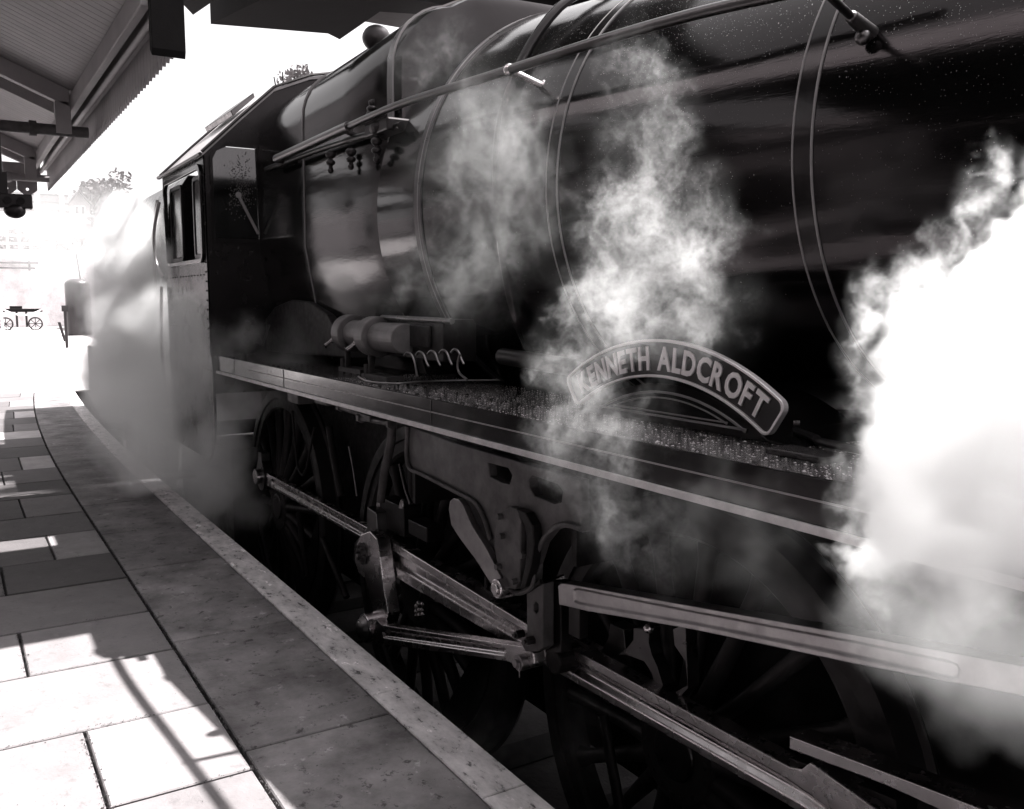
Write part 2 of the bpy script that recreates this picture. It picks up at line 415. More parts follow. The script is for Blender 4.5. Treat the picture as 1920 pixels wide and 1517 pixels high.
# black corner post at the near end
bm = bmesh.new(); plate(bm, [(X0-.02, 4.6), (X0-.02, 3.06), (X0+.03, 3.02), (X0+.05, 3.06), (X0+.05, 4.6)], [], YE-.13, .19); keep(mesh('corner_post', bm, WOODD, bevel=.004), can)
for xx in (-9.35, -13.1):
    bm = bmesh.new(); cyl(bm, (xx, -3.8, 3.13), (xx, YE-.03, 3.13), .05 if xx > -10 else .045, n=16); cyl(bm, (xx, .72, 3.13), (xx, .78, 3.13), .068, n=16); keep(mesh('tie_beam', bm, CREAM if xx < -10 else DUSTY, smooth=True), can)
    for s_, m_ in ((0, WOOD), (.55, WOOD)):
        bm = bmesh.new(); x_ = xx-s_
        loft(bm, [[(x_-.05, y, ceil_z(y)-.16), (x_+.05, y, ceil_z(y)-.16), (x_+.05, y, ceil_z(y)-.004), (x_-.05, y, ceil_z(y)-.004)] for y in (YE-.18, -1.39)]); keep(mesh('rafter', bm, m_, bevel=.006), can)
    bm = bmesh.new(); box(bm, (xx-.05, YE-.30, 3.1), (xx+.05, YE-.172, ceil_z(YE-.3)-.165)); keep(mesh('bracket', bm, WOOD), can)
valb = me
# end valance with pierced scallops
bm = bmesh.new(); x = X1+.03
outer = [(0, 0), (0, -.2), (.12, -.30), (.24, -.2), (.24, 0)]
plate(bm, outer, [arc2(.12, -.19, .02, 0, 330, 7)], 0, .02)
for v in bm.verts: v.co = Vector((v.co.y, v.co.x, v.co.z))
me = bpy.data.meshes.new('scalloped_board'); bmesh.ops.recalc_face_normals(bm, faces=bm.faces); bm.to_mesh(me); bm.free(); me.materials.append(CREAM)
y = YE-.1
while y > -3.6:
    y -= .245; o = bpy.data.objects.new('scalloped_board', me); C.objects.link(o); o.location = (X1, y, 3.26); keep(o, can)
bm = bmesh.new(); box(bm, (X1-.02, -3.9, 3.262), (X1+.04, YE-.06, ZE+.05)); keep(mesh('end_beam', bm, CREAM), can)
added_can = empty('platform_canopy', (2, .4, 3.0), 'unseen dark canopy added over the near platform to darken boiler reflections', 'canopy')  # out of view, added to block sky and darken the boiler's reflections
XN0, XN1 = 9.0, -4.45
bm = bmesh.new(); pr = [(y, ceil_z(y)) for y in (YE-.06, -1.4, -4.9)]
loft(bm, [[(xx, y, z) for y, z in pr]+[(xx, y, z+.06) for y, z in pr[::-1]] for xx in (XN0, XN1)]); keep(mesh('roof', bm, WOODD), added_can)
bm = bmesh.new(); box(bm, (XN0, YE-.018, ZE-.03), (XN1, YE+.02, ZE+.12)); keep(mesh('fascia', bm, WOOD), added_can)
x = XN1+.01
while x < XN0-.2:
    o = bpy.data.objects.new('valance_board', valb); C.objects.link(o); o.location = (x, YE+.022, ZE); keep(o, added_can); x += w+.008
for xx in (-3.9, 0, 4, 8):
    bm = bmesh.new(); cyl(bm, (xx, -3.8, 3.13), (xx, YE-.03, 3.13), .05, n=12); keep(mesh('tie_beam', bm, DUSTY), added_can)
    bm = bmesh.new(); cyl(bm, (xx, -3.6, 0), (xx, -3.6, 3.9), .08, n=12); keep(mesh('column', bm, CREAM), added_can)
# lamp and loudspeaker hanging below the canopy
hp = at(28, 378, .55)
hg = empty('hanging_signal_box', hp, 'black box with two round lenses hanging under the canopy at the left edge', 'signal')
bm = bmesh.new(); box(bm, (hp.x-.06, hp.y-.3, hp.z-.06), (hp.x+.06, hp.y+.13, hp.z+.06)); keep(mesh('housing', bm, IRON, bevel=.01), hg)
for dy in (-.06, .04):
    bm = bmesh.new(); cyl(bm, (hp.x+.06, hp.y+dy, hp.z), (hp.x+.085, hp.y+dy, hp.z), .032, n=16); keep(mesh('lens', bm, GRIME), hg)
bm = bmesh.new(); ball(bm, (hp.x, hp.y-.005, hp.z-.075), .085, (1, 1, .8)); keep(mesh('lamp_bowl', bm, IRON, smooth=True), hg)
bm = bmesh.new(); box(bm, (hp.x-.03, hp.y-.13, hp.z+.06), (hp.x+.03, hp.y-.05, hp.z+.24)); cyl(bm, (hp.x, hp.y-.09, hp.z+.2), (hp.x, hp.y-.09, ceil_z(.46)-.01), .012, n=8); keep(mesh('bracket', bm, IRON), hg)

# ------------------------------------------------------------------ far canopy over the other side
fc = empty('far_canopy', (-12, 5.5, 4.9), 'dark overhanging canopy with pointed corners above the locomotive top', 'canopy')
bm = bmesh.new()
A = [atz(395, 45, 4.95), atz(615, 63, 4.95), atz(637, 74, 4.95), atz(712, 22, 4.95), atz(790, 27, 4.95)]
pts = [(A[0].x, A[0].y), (A[1].x, A[1].y), (A[2].x, A[2].y), (A[3].x, A[3].y), (A[4].x, A[4].y), (A[4].x, 8.5), (-9.6, 8.5), (-9.6, 3.2), (A[0].x+1.2, A[0].y+.25)]
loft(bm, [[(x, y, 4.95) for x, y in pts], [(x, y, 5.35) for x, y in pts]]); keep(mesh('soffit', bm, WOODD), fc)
bm = bmesh.new(); loft(bm, [[(x, y, z) for x, y in ((A[0].x-.2, 4.9), (A[0].x-.2, 8.6), (-9.5, 8.6), (-9.5, 4.9))] for z in (5.352, 5.5)]); keep(mesh('roof', bm, SLATE), fc)
A2 = [atz(345, 10, 4.95), atz(362, 28, 4.95), atz(400, 2, 4.95), atz(440, -60, 4.95), atz(330, -60, 4.95)]
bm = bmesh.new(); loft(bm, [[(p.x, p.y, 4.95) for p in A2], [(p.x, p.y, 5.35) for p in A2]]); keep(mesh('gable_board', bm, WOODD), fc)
bm = bmesh.new(); loft(bm, [[(x, y, z) for x, y in ((-4.85, 1.6), (-4.85, 3.35), (-6.7, 3.35), (-6.7, 2.85), (-9.55, 2.85), (-9.55, 1.6))] for z in (4.96, 5.3)]); keep(mesh('shade_deck', bm, WOODD), fc)  # unseen slab, added and notched so that its shadow falls on the paving
bm = bmesh.new(); box(bm, (-5.1, -5.2, 5.301), (-4.86, 8.4, 5.5)); keep(mesh('cross_beam', bm, WOODD), fc)
bm = bmesh.new(); box(bm, (-9.5, 2.0, 5.301), (-9.3, 8.4, 5.5)); keep(mesh('cross_beam', bm, WOODD), fc)
bm = bmesh.new(); cyl(bm, (-10, 8.0, -.9), (-10, 8.0, 4.95), .09); keep(mesh('column', bm, WOODD), fc)
bm = bmesh.new(); box(bm, (-60, 5.2, -1.2), (12, 12, 0)); tag(mesh('opposite_platform', bm, BALL), kind='structure')

# ================================================================== LOCOMOTIVE
loco = empty('steam_locomotive', (-4.43, 3, Z_RAIL), 'large black steam locomotive with lined boiler and curved nameplate standing at the platform', 'locomotive')
def part(name, bm, m, parent=None, **k):
    o = mesh(name, bm, m, **k)
    if parent is None or parent is loco: keep(o, loco)
    else:
        o.parent = parent
    return o
def ring(X, r, zc, n=96):
    return [(X, 3+r*math.cos(2*math.pi*k/n), zc+r*math.sin(2*math.pi*k/n)) for k in range(n)]
ZC = 2.055
def br(X):      # boiler radius along its taper
    return .84+(-1.86-X)*.0955 if X > -4.2 else 1.045
bm = bmesh.new(); loft(bm, [ring(X, br(X), ZC) for X in [2.4, .5, -.6, -1.86, -2.4, -3.0, -3.5, -4.02, -4.2, -4.5]])
boiler = part('boiler', bm, BOILER, smooth=True)
bm = bmesh.new(); loft(bm, [ring(X, r, ZC) for X, r in ((2.4, .86), (4.0, .86), (4.05, .8), (4.1, .5))]); part('smokebox', bm, SATIN, smooth=True)
def bandring(X, w, dr, name, m, par=boiler, yc=3):
    bm = bmesh.new(); n = 128; ra, rb = br(X), br(X-w)
    rr = [[(XX, 3+r_*math.cos(2*math.pi*k/n), ZC+r_*math.sin(2*math.pi*k/n)) for k in range(n)] for XX, r_ in ((X, ra-.01), (X, ra+dr), (X-w, rb+dr), (X-w, rb-.01))]
    vs = loft(bm, rr, cap=False); o = mesh(name, bm, m, smooth=True); o.parent = loco; o.matrix_parent_inverse = boiler.matrix_parent_inverse
    o.parent = boiler; o.matrix_parent_inverse = Matrix(); return o
for X in (.35, -1.84, -2.98):
    bandring(X, .055, .004, 'boiler_band', PAINT); bandring(X+.007, .0055, .0052, 'lining_ring', LINE); bandring(X-.057, .0055, .0052, 'lining_ring', LINE)
bandring(-3.98, .06, .007, 'boiler_band', STEELD); bandring(-4.0, .006, .009, 'lining_ring', LINE)
# Belpaire firebox: half width and shoulder
def fbx(X, grow=0):
    t = (X+4.4)/-2.6                                 # 0 at front, 1 at the cab
    hw = .955-.02*t+grow; top = ZC+1.17-.04*t+grow; rs_ = .36; out = []
    out += [(X, 3+hw*.82, 1.2), (X, 3+hw*.93, 1.55), (X, 3+hw, 1.95), (X, 3+hw, top-rs_-.12)]
    for k in range(1, 9): a = math.pi/2*k/9; out.append((X, 3+hw-rs_+rs_*math.cos(a), top-rs_-.07+rs_*math.sin(a)))
    for k in range(0, 5): y = .5-.25*k; out.append((X, 3+y, top+.045*(1-(y/.6)**2)-.01))
    out += [(x, 6-y, z) for x, y, z in out[:12]][::-1]
    return out
bm = bmesh.new(); loft(bm, [ring(-4.2, .99, ZC, 29)[0:1]*0+fbx(X, g_) for X, g_ in ((-4.38, -.07), (-4.40, -.015), (-4.45, 0), (-5.2, 0), (-6.97, 0))]); fb = part('firebox', bm, BOILER, smooth=True, sharp=50)
def fbband(X, w, dr, name, m):
    bm = bmesh.new(); loft(bm, [fbx(X, dr-.02), fbx(X, dr), fbx(X-w, dr), fbx(X-w, dr-.02)], cap=False); o = mesh(name, bm, m, smooth=True, sharp=50); o.parent = fb
for X in (-4.47, -5.92):
    fbband(X, .07 if X > -5 else .04, .006, 'firebox_band', STEELD if X > -5 else PAINT); fbband(X+.006, .006, .008, 'lining_ring', LINE)
# washout plugs on the shoulder
for q in ((-4.75, 3.02), (-6.35, 3.0)):
    bm = bmesh.new(); ball(bm, (q[0], 2.36, q[1]+.07), .075, (1, .9, 1)); cyl(bm, (q[0], 2.30, q[1]-.02), (q[0], 2.24, q[1]-.12), .02, n=10); part('washout_cover', bm, IRON, smooth=True)
bm = bmesh.new(); a = at(706, 72, 2.26); ball(bm, a, .085, (1, 1, .9)); cyl(bm, a, a+Vector((-.02, .05, -.16)), .03, n=12); part('safety_valve_cover', bm, IRON, smooth=True)
# top feed casing
bm = bmesh.new(); ball(bm, (-3.45, 3, ZC+br(-3.45)+.02), .34, (1.1, 1, .55)); part('top_feed_casing', bm, SATIN, smooth=True)
bm = bmesh.new(); tube(bm, smooth_path([(-3.45, 2.75, 3.1), (-3.4, 2.35, 2.87), (-3.4, 2.1, 2.5), (-3.4, 2.03, 2.1), (-3.4, 2.12, 1.55), (-3.4, 2.3, 1.25)]), .022, 10); part('feed_pipe', bm, PAINT, smooth=True)
bm = bmesh.new(); cyl(bm, (3.0, 3, 2.8), (3.0, 3, 3.15), .22, .2); part('chimney', bm, SATIN, smooth=True)

# handrail
hpts = [at(519, 298, 1.93), at(640, 243, 1.93), at(752, 195, 1.93), at(955, 131, 1.99), at(1130, 75, 2.03), at(1300, 27, 2.07), at(1480, -14, 2.12), at(1700, -60, 2.17)]
bm = bmesh.new(); tube(bm, [hpts[0]+Vector((0, .12, 0)), hpts[0]+Vector((0, .03, 0)), hpts[0], hpts[1], hpts[1]+(hpts[2]-hpts[1])*.15], .029, 16); hr = part('handrail', bm, RAILM, smooth=True)
bm = bmesh.new(); tube(bm, smooth_path([hpts[1]+(hpts[2]-hpts[1])*.1]+hpts[2:], 5), .019, 16); o = mesh('rail_tube', bm, RAILM, smooth=True); o.parent = hr
bm = bmesh.new(); tube(bm, smooth_path([at(500, 318, 1.99), at(600, 280, 1.99), at(700, 250, 1.99), at(752, 236, 1.99)], 5), .02, 12); o = mesh('lower_pipe', bm, SATIN, smooth=True); o.parent = hr
for pxp in ((640, 243), (955, 131)):
    p = at(*pxp, 1.93 if pxp[0] < 700 else 1.99)
    bm = bmesh.new(); ball(bm, p, .025); 
    cyl(bm, p, p+Vector((0.02, .15, -.05)), .014, n=12); ball(bm, p+Vector((.02, .15, -.05)), .026, (1, .6, 1)); o = mesh('handrail_pillar', bm, STEEL if pxp[0] > 700 else IRON, smooth=True); o.parent = hr
# big stanchion at upper right
p0, p1 = at(1555, -8, 1.98), at(1597, 32, 2.14)
bm = bmesh.new(); cyl(bm, p0, p1, .011, n=16); ball(bm, p1, .017); cyl(bm, p1, p1+Vector((0, .14, -.05)), .018, .024, n=16); ball(bm, p1+Vector((.0, .05, -.045)), .022); o = mesh('handrail_pillar', bm, RAILM, smooth=True); o.parent = hr
# valve fittings below the handrail
for (xx, yy, h) in ((620, 290, 30), (658, 285, 28), (706, 265, 34), (697, 215, -22)):
    bm = bmesh.new(); a, b = at(xx, yy, 1.95), at(xx, yy+h, 1.95)
    cyl(bm, a, b, .012, n=10); ball(bm, a, .03, (1, 1, .8)); ball(bm, (a+b)/2, .026, (1.3, 1, .7)); ball(bm, b, .017); cyl(bm, b+Vector((-.025, 0, .01)), b+Vector((.025, 0, .01)), .007, n=8)
    part('valve', bm, IRON, smooth=True)
bm = bmesh.new(); a = at(712, 240, 1.97); box(bm, a-Vector((.14, .03, .035)), a+Vector((.16, .12, .03))); ball(bm, a, .05, (1.6, 1, .8)); part('valve_manifold', bm, IRON, smooth=False, bevel=.01)

# ------------------------------------------------------------------ cab
XF, XB = -6.95, -8.42
prof = [(1.70, .36), (1.66, .62), (1.655, 1.2), (1.655, 2.65)]
roofp = [(1.64, 2.66), (1.92, 2.93), (2.19, 3.18), (2.47, 3.30), (2.75, 3.36), (3.0, 3.38)]
# side sheet with opening
bm = bmesh.new()
win = px([(309, 338), (322, 322), (360, 303), (370, 308), (378, 330)], 1.655)
xa, xb, za, zb = -8.30, -7.03, 1.90, 2.57
def rrect(x0, x1, z0, z1, r, n=5):
    return arc2(x1-r, z1-r, r, 0, 90, n)+arc2(x0+r, z1-r, r, 90, 180, n)+arc2(x0+r, z0+r, r, 180, 270, n)+arc2(x1-r, z0+r, r, 270, 360, n)
sweep = [(XF+.0, 1.20), (XF+.02, 1.19), (XF+.05, 1.12), (XF+.075, .95), (XF+.08, .75), (XF+.03, .55), (XF-.1, .40), (XF-.22, .37)]
outer = [(XF, 2.655), (XB, 2.655), (XB, .37)]+sweep[::-1]
plate(bm, outer, [rrect(xa, xb, za, zb, .07)], 1.655, .012)
cab = part('cab_side', bm, CABP, bevel=.001)
bm = bmesh.new(); plate(bm, rrect(xa-.035, xb+.035, za-.02, zb+.035, .09), [rrect(xa+.005, xb-.005, za+.01, zb-.005, .065)], 1.635, .02); o = mesh('window_surround', bm, PAINT, bevel=.004); o.parent = cab
bm = bmesh.new(); tube(bm, [Vector((x, 1.652, z)) for x, z in [(XF-.3, 1.07)]+[(XF+.0, 1.075)]+[(a-.03, b-.05) for a, b in sweep[2:]]], .0045, 6); o = mesh('lining', bm, LINE); o.parent = cab
for (a, b) in ((-8.26, -7.82), (-7.42, -7.08)):
    bm = bmesh.new(); plate(bm, rrect(a, b, za+.02, zb-.03, .05), [rrect(a+.03, b-.03, za+.05, zb-.06, .03)], 1.675, .02); f = mesh('window_frame', bm, SATIN); f.parent = cab
bm = bmesh.new(); box(bm, (-8.225, 1.682, za+.055), (-7.855, 1.687, zb-.065)); o = mesh('pane', bm, glass); o.parent = cab
bm = bmesh.new(); box(bm, (-7.385, 1.682, za+.055), (-7.115, 1.687, zb-.065)); o = mesh('pane', bm, glass); o.parent = cab
# far side
bm = bmesh.new(); plate(bm, [(XF, 2.655), (XB, 2.655), (XB, .37), (XF, .37)], [rrect(xa, xb, za, zb, .07)], 4.345-.012, .012); part('cab_side', bm, CABP)
# front with spectacle window (plane X)
bm = bmesh.new()
fo = [(y, z) for y, z in [(1.657, .9)]+[(1.657, 2.655)]+roofp[1:]]; fo += [(6-y, z) for y, z in fo[:-1][::-1]]
wnd = [(1.72, 2.06), (1.72, 2.63), (1.75, 2.69), (1.83, 2.73), (2.04, 2.73), (2.05, 2.06)]
plate(bm, fo, [wnd], 0, .012)
for v in bm.verts: v.co = Vector((XF-v.co.y, v.co.x, v.co.z))
cf = part('cab_front', bm, CABP)
bm = bmesh.new(); plate(bm, [(1.70, 2.03), (1.70, 2.65), (1.74, 2.72), (1.82, 2.755), (2.07, 2.755), (2.075, 2.03)], [wnd], 0, .015)
for v in bm.verts: v.co = Vector((XF+.015-v.co.y, v.co.x, v.co.z))
o = mesh('window_frame', bm, PAINT); o.parent = cf
bm = bmesh.new(); box(bm, (XF-.008, 1.725, 2.065), (XF-.003, 2.045, 2.725)); o = mesh('pane', bm, glass); o.parent = cf
bm = bmesh.new()
for _ in range(420):
    y_, z_ = 1.93+rs.gauss(0, .045), 2.45+rs.gauss(0, .11); s_ = rs.uniform(.002, .0055)
    if not (1.73 < y_ < 2.04 and 2.08 < z_ < 2.7): continue
    v_ = [bm.verts.new((XF-.002, y_+s_*math.cos(q), z_+s_*1.4*math.sin(q))) for q in (0, 1.57, 3.14, 4.71)]; t_ = bm.verts.new((XF+.004, y_, z_))
    for k in range(4): bm.faces.new((v_[k], v_[(k+1) % 4], t_))
o = mesh('water_droplets', bm, DROP); o.parent = cf; o['kind'] = 'stuff'
bm = bmesh.new(); cyl(bm, (XF+.012, 1.9, 2.38), (XF+.02, 1.9, 2.38), .022); tube(bm, [(XF+.01, 1.9, 2.38), (XF+.01, 1.99, 2.2), (XF+.012, 2.04, 2.1)], .012, 6); o = mesh('wiper_arm', bm, CREAM); o.parent = cf
bm = bmesh.new(); full = roofp+[(6-y, z) for y, z in roofp[:-1][::-1]]
loft(bm, [[(X, y, z) for y, z in full]+[(X, y+(.0 if 0 else 0), z-.02) for y, z in full[::-1]] for X in (XF+.03, XB-.05)], close=True); 
roof = part('cab_roof', bm, ROOFM, smooth=True, sharp=30)
bm = bmesh.new(); tube(bm, [(XF+.03, y, z+.012) for y, z in roofp], .012, 6); tube(bm, [(XB-.02, y, z+.012) for y, z in roofp], .012, 6); tube(bm, [(XF+.03, 1.63, 2.655), (XB-.05, 1.63, 2.655)], .014, 8); o = mesh('rain_strip', bm, IRON, smooth=True); o.parent = roof
bm = bmesh.new(); loft(bm, [[(X, 2.02, 3.05), (X, 2.20, 3.215), (X, 2.19, 3.25), (X, 2.0, 3.09)] for X in (-7.45, -8.3)]); o = mesh('roof_ventilator', bm, STEELD, bevel=.006); o.parent = roof
bm = bmesh.new(); box(bm, (XB-.01, 1.67, .37), (XB, 4.33, .5)); box(bm, (XF-.02, 1.67, 1.2), (XB, 4.33, 1.23)); part('cab_floor', bm, GRIME)
bm = bmesh.new(); box(bm, (-7.3, 2.2, 1.25), (-6.99, 3.8, 2.5)); part('backhead', bm, IRON, bevel=.08)
# cab handrails beside doorway
bm = bmesh.new(); tube(bm, smooth_path([(XB-.04, 1.63, 2.45), (XB-.06, 1.58, 2.2), (XB-.05, 1.58, 1.95), (XB+.12, 1.60, 1.80)], 5), .014, 10); part('grab_rail', bm, STEELL, smooth=True)
bm = bmesh.new(); tube(bm, smooth_path([(XB-.05, 1.62, 1.72), (XB-.05, 1.60, 1.2), (XB-.05, 1.63, .7)], 5), .014, 10); part('grab_rail', bm, STEELL, smooth=True)
# rivets down the cab edge
bm = bmesh.new()
for k in range(20): ball(bm, (XF-.03, 1.654, 1.25+.07*k), .007, u=8, v=5)
for k in range(14): ball(bm, (XF-.1-.1*k, 1.654, 1.79), .006, u=8, v=5)
o = mesh('rivets', bm, CABP, smooth=True); o.parent = cab; o['kind'] = 'stuff'

# ------------------------------------------------------------------ running plate, valance
bm = bmesh.new(); box(bm, (2.5, 1.69, 1.165), (XF+.005, 2.6, 1.186)); rp = part('running_plate', bm, WETP)
bm = bmesh.new(); box(bm, (2.5, 1.683, 1.075), (XF+.09, 1.697, 1.192)); va = part('valance', bm, PAINT, bevel=.002)
bm = bmesh.new(); box(bm, (2.5, 1.667, 1.062), (XF+.10, 1.6825, 1.082)); o = mesh('valance_lip', bm, LIP, bevel=.002); o.parent = va
bm = bmesh.new(); box(bm, (2.5, 1.681, 1.137), (XF+.9, 1.6829, 1.142)); o = mesh('lining', bm, LINE); o.parent = va
for xx in (-1.0, -3.35, -5.3, -6.4):
    bm = bmesh.new(); box(bm, (xx-.003, 1.6805, 1.086), (xx+.003, 1.6828, 1.188)); o = mesh('plate_joint', bm, IRON); o.parent = va
bm = bmesh.new()
for k in range(60):
    xx = -.9-k*.105
    ball(bm, (xx, 1.755, 1.186), .011, (1, 1, .5), 8, 5); ball(bm, (xx+.04, 1.93, 1.186), .009, (1, 1, .5), 8, 5)
o = mesh('rivets', bm, WETP, smooth=True); o.parent = rp; o['kind'] = 'stuff'
bm = bmesh.new(); tube(bm, [(2.0, 1.71, 1.189), (-1.35, 1.712, 1.189)], .006, 6); o = mesh('plate_edge_strip', bm, PAINT); o.parent = rp
bm = bmesh.new(); box(bm, (2.5, 2.25, .95), (XF, 2.28, 1.16)); part('frame_plate', bm, GRIME)
bm = bmesh.new(); box(bm, (3.8, 2.42, -.45), (-8.3, 2.45, 1.16)); box(bm, (3.8, 3.55, -.45), (-8.3, 3.58, 1.16)); part('main_frame', bm, GRIME)
# brackets and pipes slung under the running plate
for (x, y, s_) in ((548, 745, .07), (600, 752, .04)):
    p = at(x, y, 1.72); bm = bmesh.new(); box(bm, p-Vector((.1, 0, s_/2)), p+Vector((.1, .1, s_/2))); part('bracket', bm, DUSTY, bevel=.008)
for (a, b, r_) in (((636, 763), (700, 785), .012), ((675, 783), (735, 795), .014)):
    bm = bmesh.new(); A_, B_ = at(*a, 1.74), at(*b, 1.74); cyl(bm, A_, B_, r_, n=12); cyl(bm, A_, A_+(B_-A_).normalized()*.03, r_*1.9, n=6); cyl(bm, B_-(B_-A_).normalized()*.02, B_, r_*1.9, n=6); part('pipe_union', bm, DUSTY, smooth=False)
# rear splasher behind the steam
bm = bmesh.new(); plate(bm, px([(488, 657), (497, 600), (515, 575), (545, 562), (580, 566), (612, 590), (640, 640), (652, 672)], 2.08), [], 2.08, .35); part('splasher', bm, WHEELM, bevel=.01)
bm = bmesh.new(); p = at(487, 658, 2.06); cyl(bm, at(488, 660, 2.05), at(505, 610, 2.05), .008, n=8); part('bracket', bm, STEELD)

# ------------------------------------------------------------------ nameplate on the leading splasher
CXn, CZn = -2.268, .525
spl = arc2(CXn, CZn, .80, 123, 57, 24)
bm = bmesh.new(); plate(bm, [(CXn-.56, 1.188)]+spl+[(CXn+.555, 1.188)], [], 2.01, .42); sp = part('splasher', bm, PAINT, bevel=.003)
sp['label'] = 'splasher with lined lens shaped panel below the nameplate'
def arcstrip(ra, rb, a0, a1, Y, t, name, m, par, n=40):
    bm = bmesh.new(); plate(bm, arc2(CXn, CZn, rb, a0, a1, n)+arc2(CXn, CZn, ra, a1, a0, n), [], Y, t); o = mesh(name, bm, m, bevel=.0015); o.parent = par; return o
a_t = math.degrees(math.acos(.44/.775))
for (rr, w, zb_) in ((.775, .008, 1.212), (.755, .005, 1.226)):
    aa = math.degrees(math.asin((zb_-CZn)/rr))
    arcstrip(rr-w, rr, 180-aa, aa, 2.004, .005, 'lining', LINE, sp)
    hw = rr*math.cos(R(aa)); bm = bmesh.new(); box(bm, (CXn-hw, 2.004, zb_), (CXn+hw, 2.009, zb_+w*.8)); o = mesh('lining', bm, LINE); o.parent = sp
# the plate itself
RI, RO, HA = .822, .948, 34.5
rc = .03
def platecurve(ri, ro, ha, rc):
    da = math.degrees(rc/ro); di = math.degrees(rc/ri); o = []
    o += arc2(CXn, CZn, ro, 90-ha+da, 90+ha-da, 40)
    def pol(r, a): return (CXn+r*math.cos(R(a)), CZn+r*math.sin(R(a)))
    for k in (1, 2, 3, 4): t = R(90*k/5); o.append(pol(ro-rc+rc*math.cos(t), 90+ha-da+da*math.sin(t)))
    o.append(pol(ro-rc, 90+ha))
    o.append(pol(ri+rc, 90+ha))
    for k in (1, 2, 3, 4): t = R(90*k/5); o.append(pol(ri+rc-rc*math.sin(t), 90+ha-di+di*math.cos(t)))
    o += arc2(CXn, CZn, ri, 90+ha-di, 90-ha+di, 40)
    for k in (1, 2, 3, 4): t = R(90*k/5); o.append(pol(ri+rc-rc*math.cos(t), 90-ha+di-di*math.sin(t)))
    o.append(pol(ri+rc, 90-ha)); o.append(pol(ro-rc, 90-ha))
    for k in (1, 2, 3, 4): t = R(90*k/5); o.append(pol(ro-rc+rc*math.sin(t), 90-ha+da-da*math.cos(t)))
    return o
bm = bmesh.new(); plate(bm, platecurve(RI+.004, RO-.004, HA-.2, rc), [], 1.985, .014); npl = part('nameplate', bm, PLATEB)
npl['label'] = 'curved brass edged nameplate with raised capitals'
bm = bmesh.new(); plate(bm, platecurve(RI, RO, HA, rc), [platecurve(RI+.009, RO-.009, HA-.6, rc-.007)], 1.975, .022); o = mesh('border', bm, BRASS, bevel=.002); o.parent = npl
dg = bpy.context.evaluated_depsgraph_get
fm = {}
def glyph(ch):
    if ch not in fm:
        cu = bpy.data.curves.new('letter', 'FONT'); cu.body = ch; cu.size = 1; cu.extrude = .055; cu.offset = .022; cu.resolution_u = 3; cu.bevel_depth = .012
        o = bpy.data.objects.new('letter', cu); C.objects.link(o); bpy.context.view_layer.update()
        me = bpy.data.meshes.new_from_object(o.evaluated_get(dg())); bpy.data.objects.remove(o); bpy.data.curves.remove(cu)
        xs = [v.co.x for v in me.vertices]; x0, x1 = min(xs), max(xs)
        for v in me.vertices: v.co.x -= (x0+x1)/2
        me.materials.clear(); me.materials.append(BRASS); fm[ch] = (me, x1-x0)
    return fm[ch]
text = 'KENNETH ALDCROFT'
SZ, sx = .107, .80
rl = RI+.026
wid = [glyph(c_)[1]*SZ*sx if c_ != ' ' else .028 for c_ in text]; gap = .0165
tot = sum(wid)+gap*(len(text)-1)
span = R(2*HA-7.5)*(rl+.03); gap += (span-tot)/(len(text)-1)
pos = -span/2
for c_, w_ in zip(text, wid):
    if c_ != ' ':
        me = glyph(c_)[0]; o = bpy.data.objects.new('letter', me); C.objects.link(o)
        a = math.pi/2-(pos+w_/2)/(rl+.03)
        o.matrix_world = Matrix.Translation((CXn+rl*math.cos(a), 1.984, CZn+rl*math.sin(a))) @ Matrix.Rotation(-(a-math.pi/2), 4, 'Y') @ Matrix.Rotation(math.pi/2, 4, 'X') @ Matrix.Diagonal((SZ*sx, SZ, SZ*.6, 1))
        o.parent = npl; o['label'] = 'raised brass letter '+c_
    pos += w_+gap
bm = bmesh.new()
for a in (90-HA+3, 90-HA+1.5): 
    pass
if 1:
    cyl(bm, (CXn+(RO-.02)*math.cos(R(90-HA-1.2)), 2.0, CZn+(RO-.045)*math.sin(R(90-HA-1.2))), (CXn+(RO+.004)*math.cos(R(90-HA-1.2)), 2.01, CZn+(RO-.045)*math.sin(R(90-HA-1.2))), .008, n=8)
o = mesh('fixing_bolt', bm, STEEL); o.parent = npl

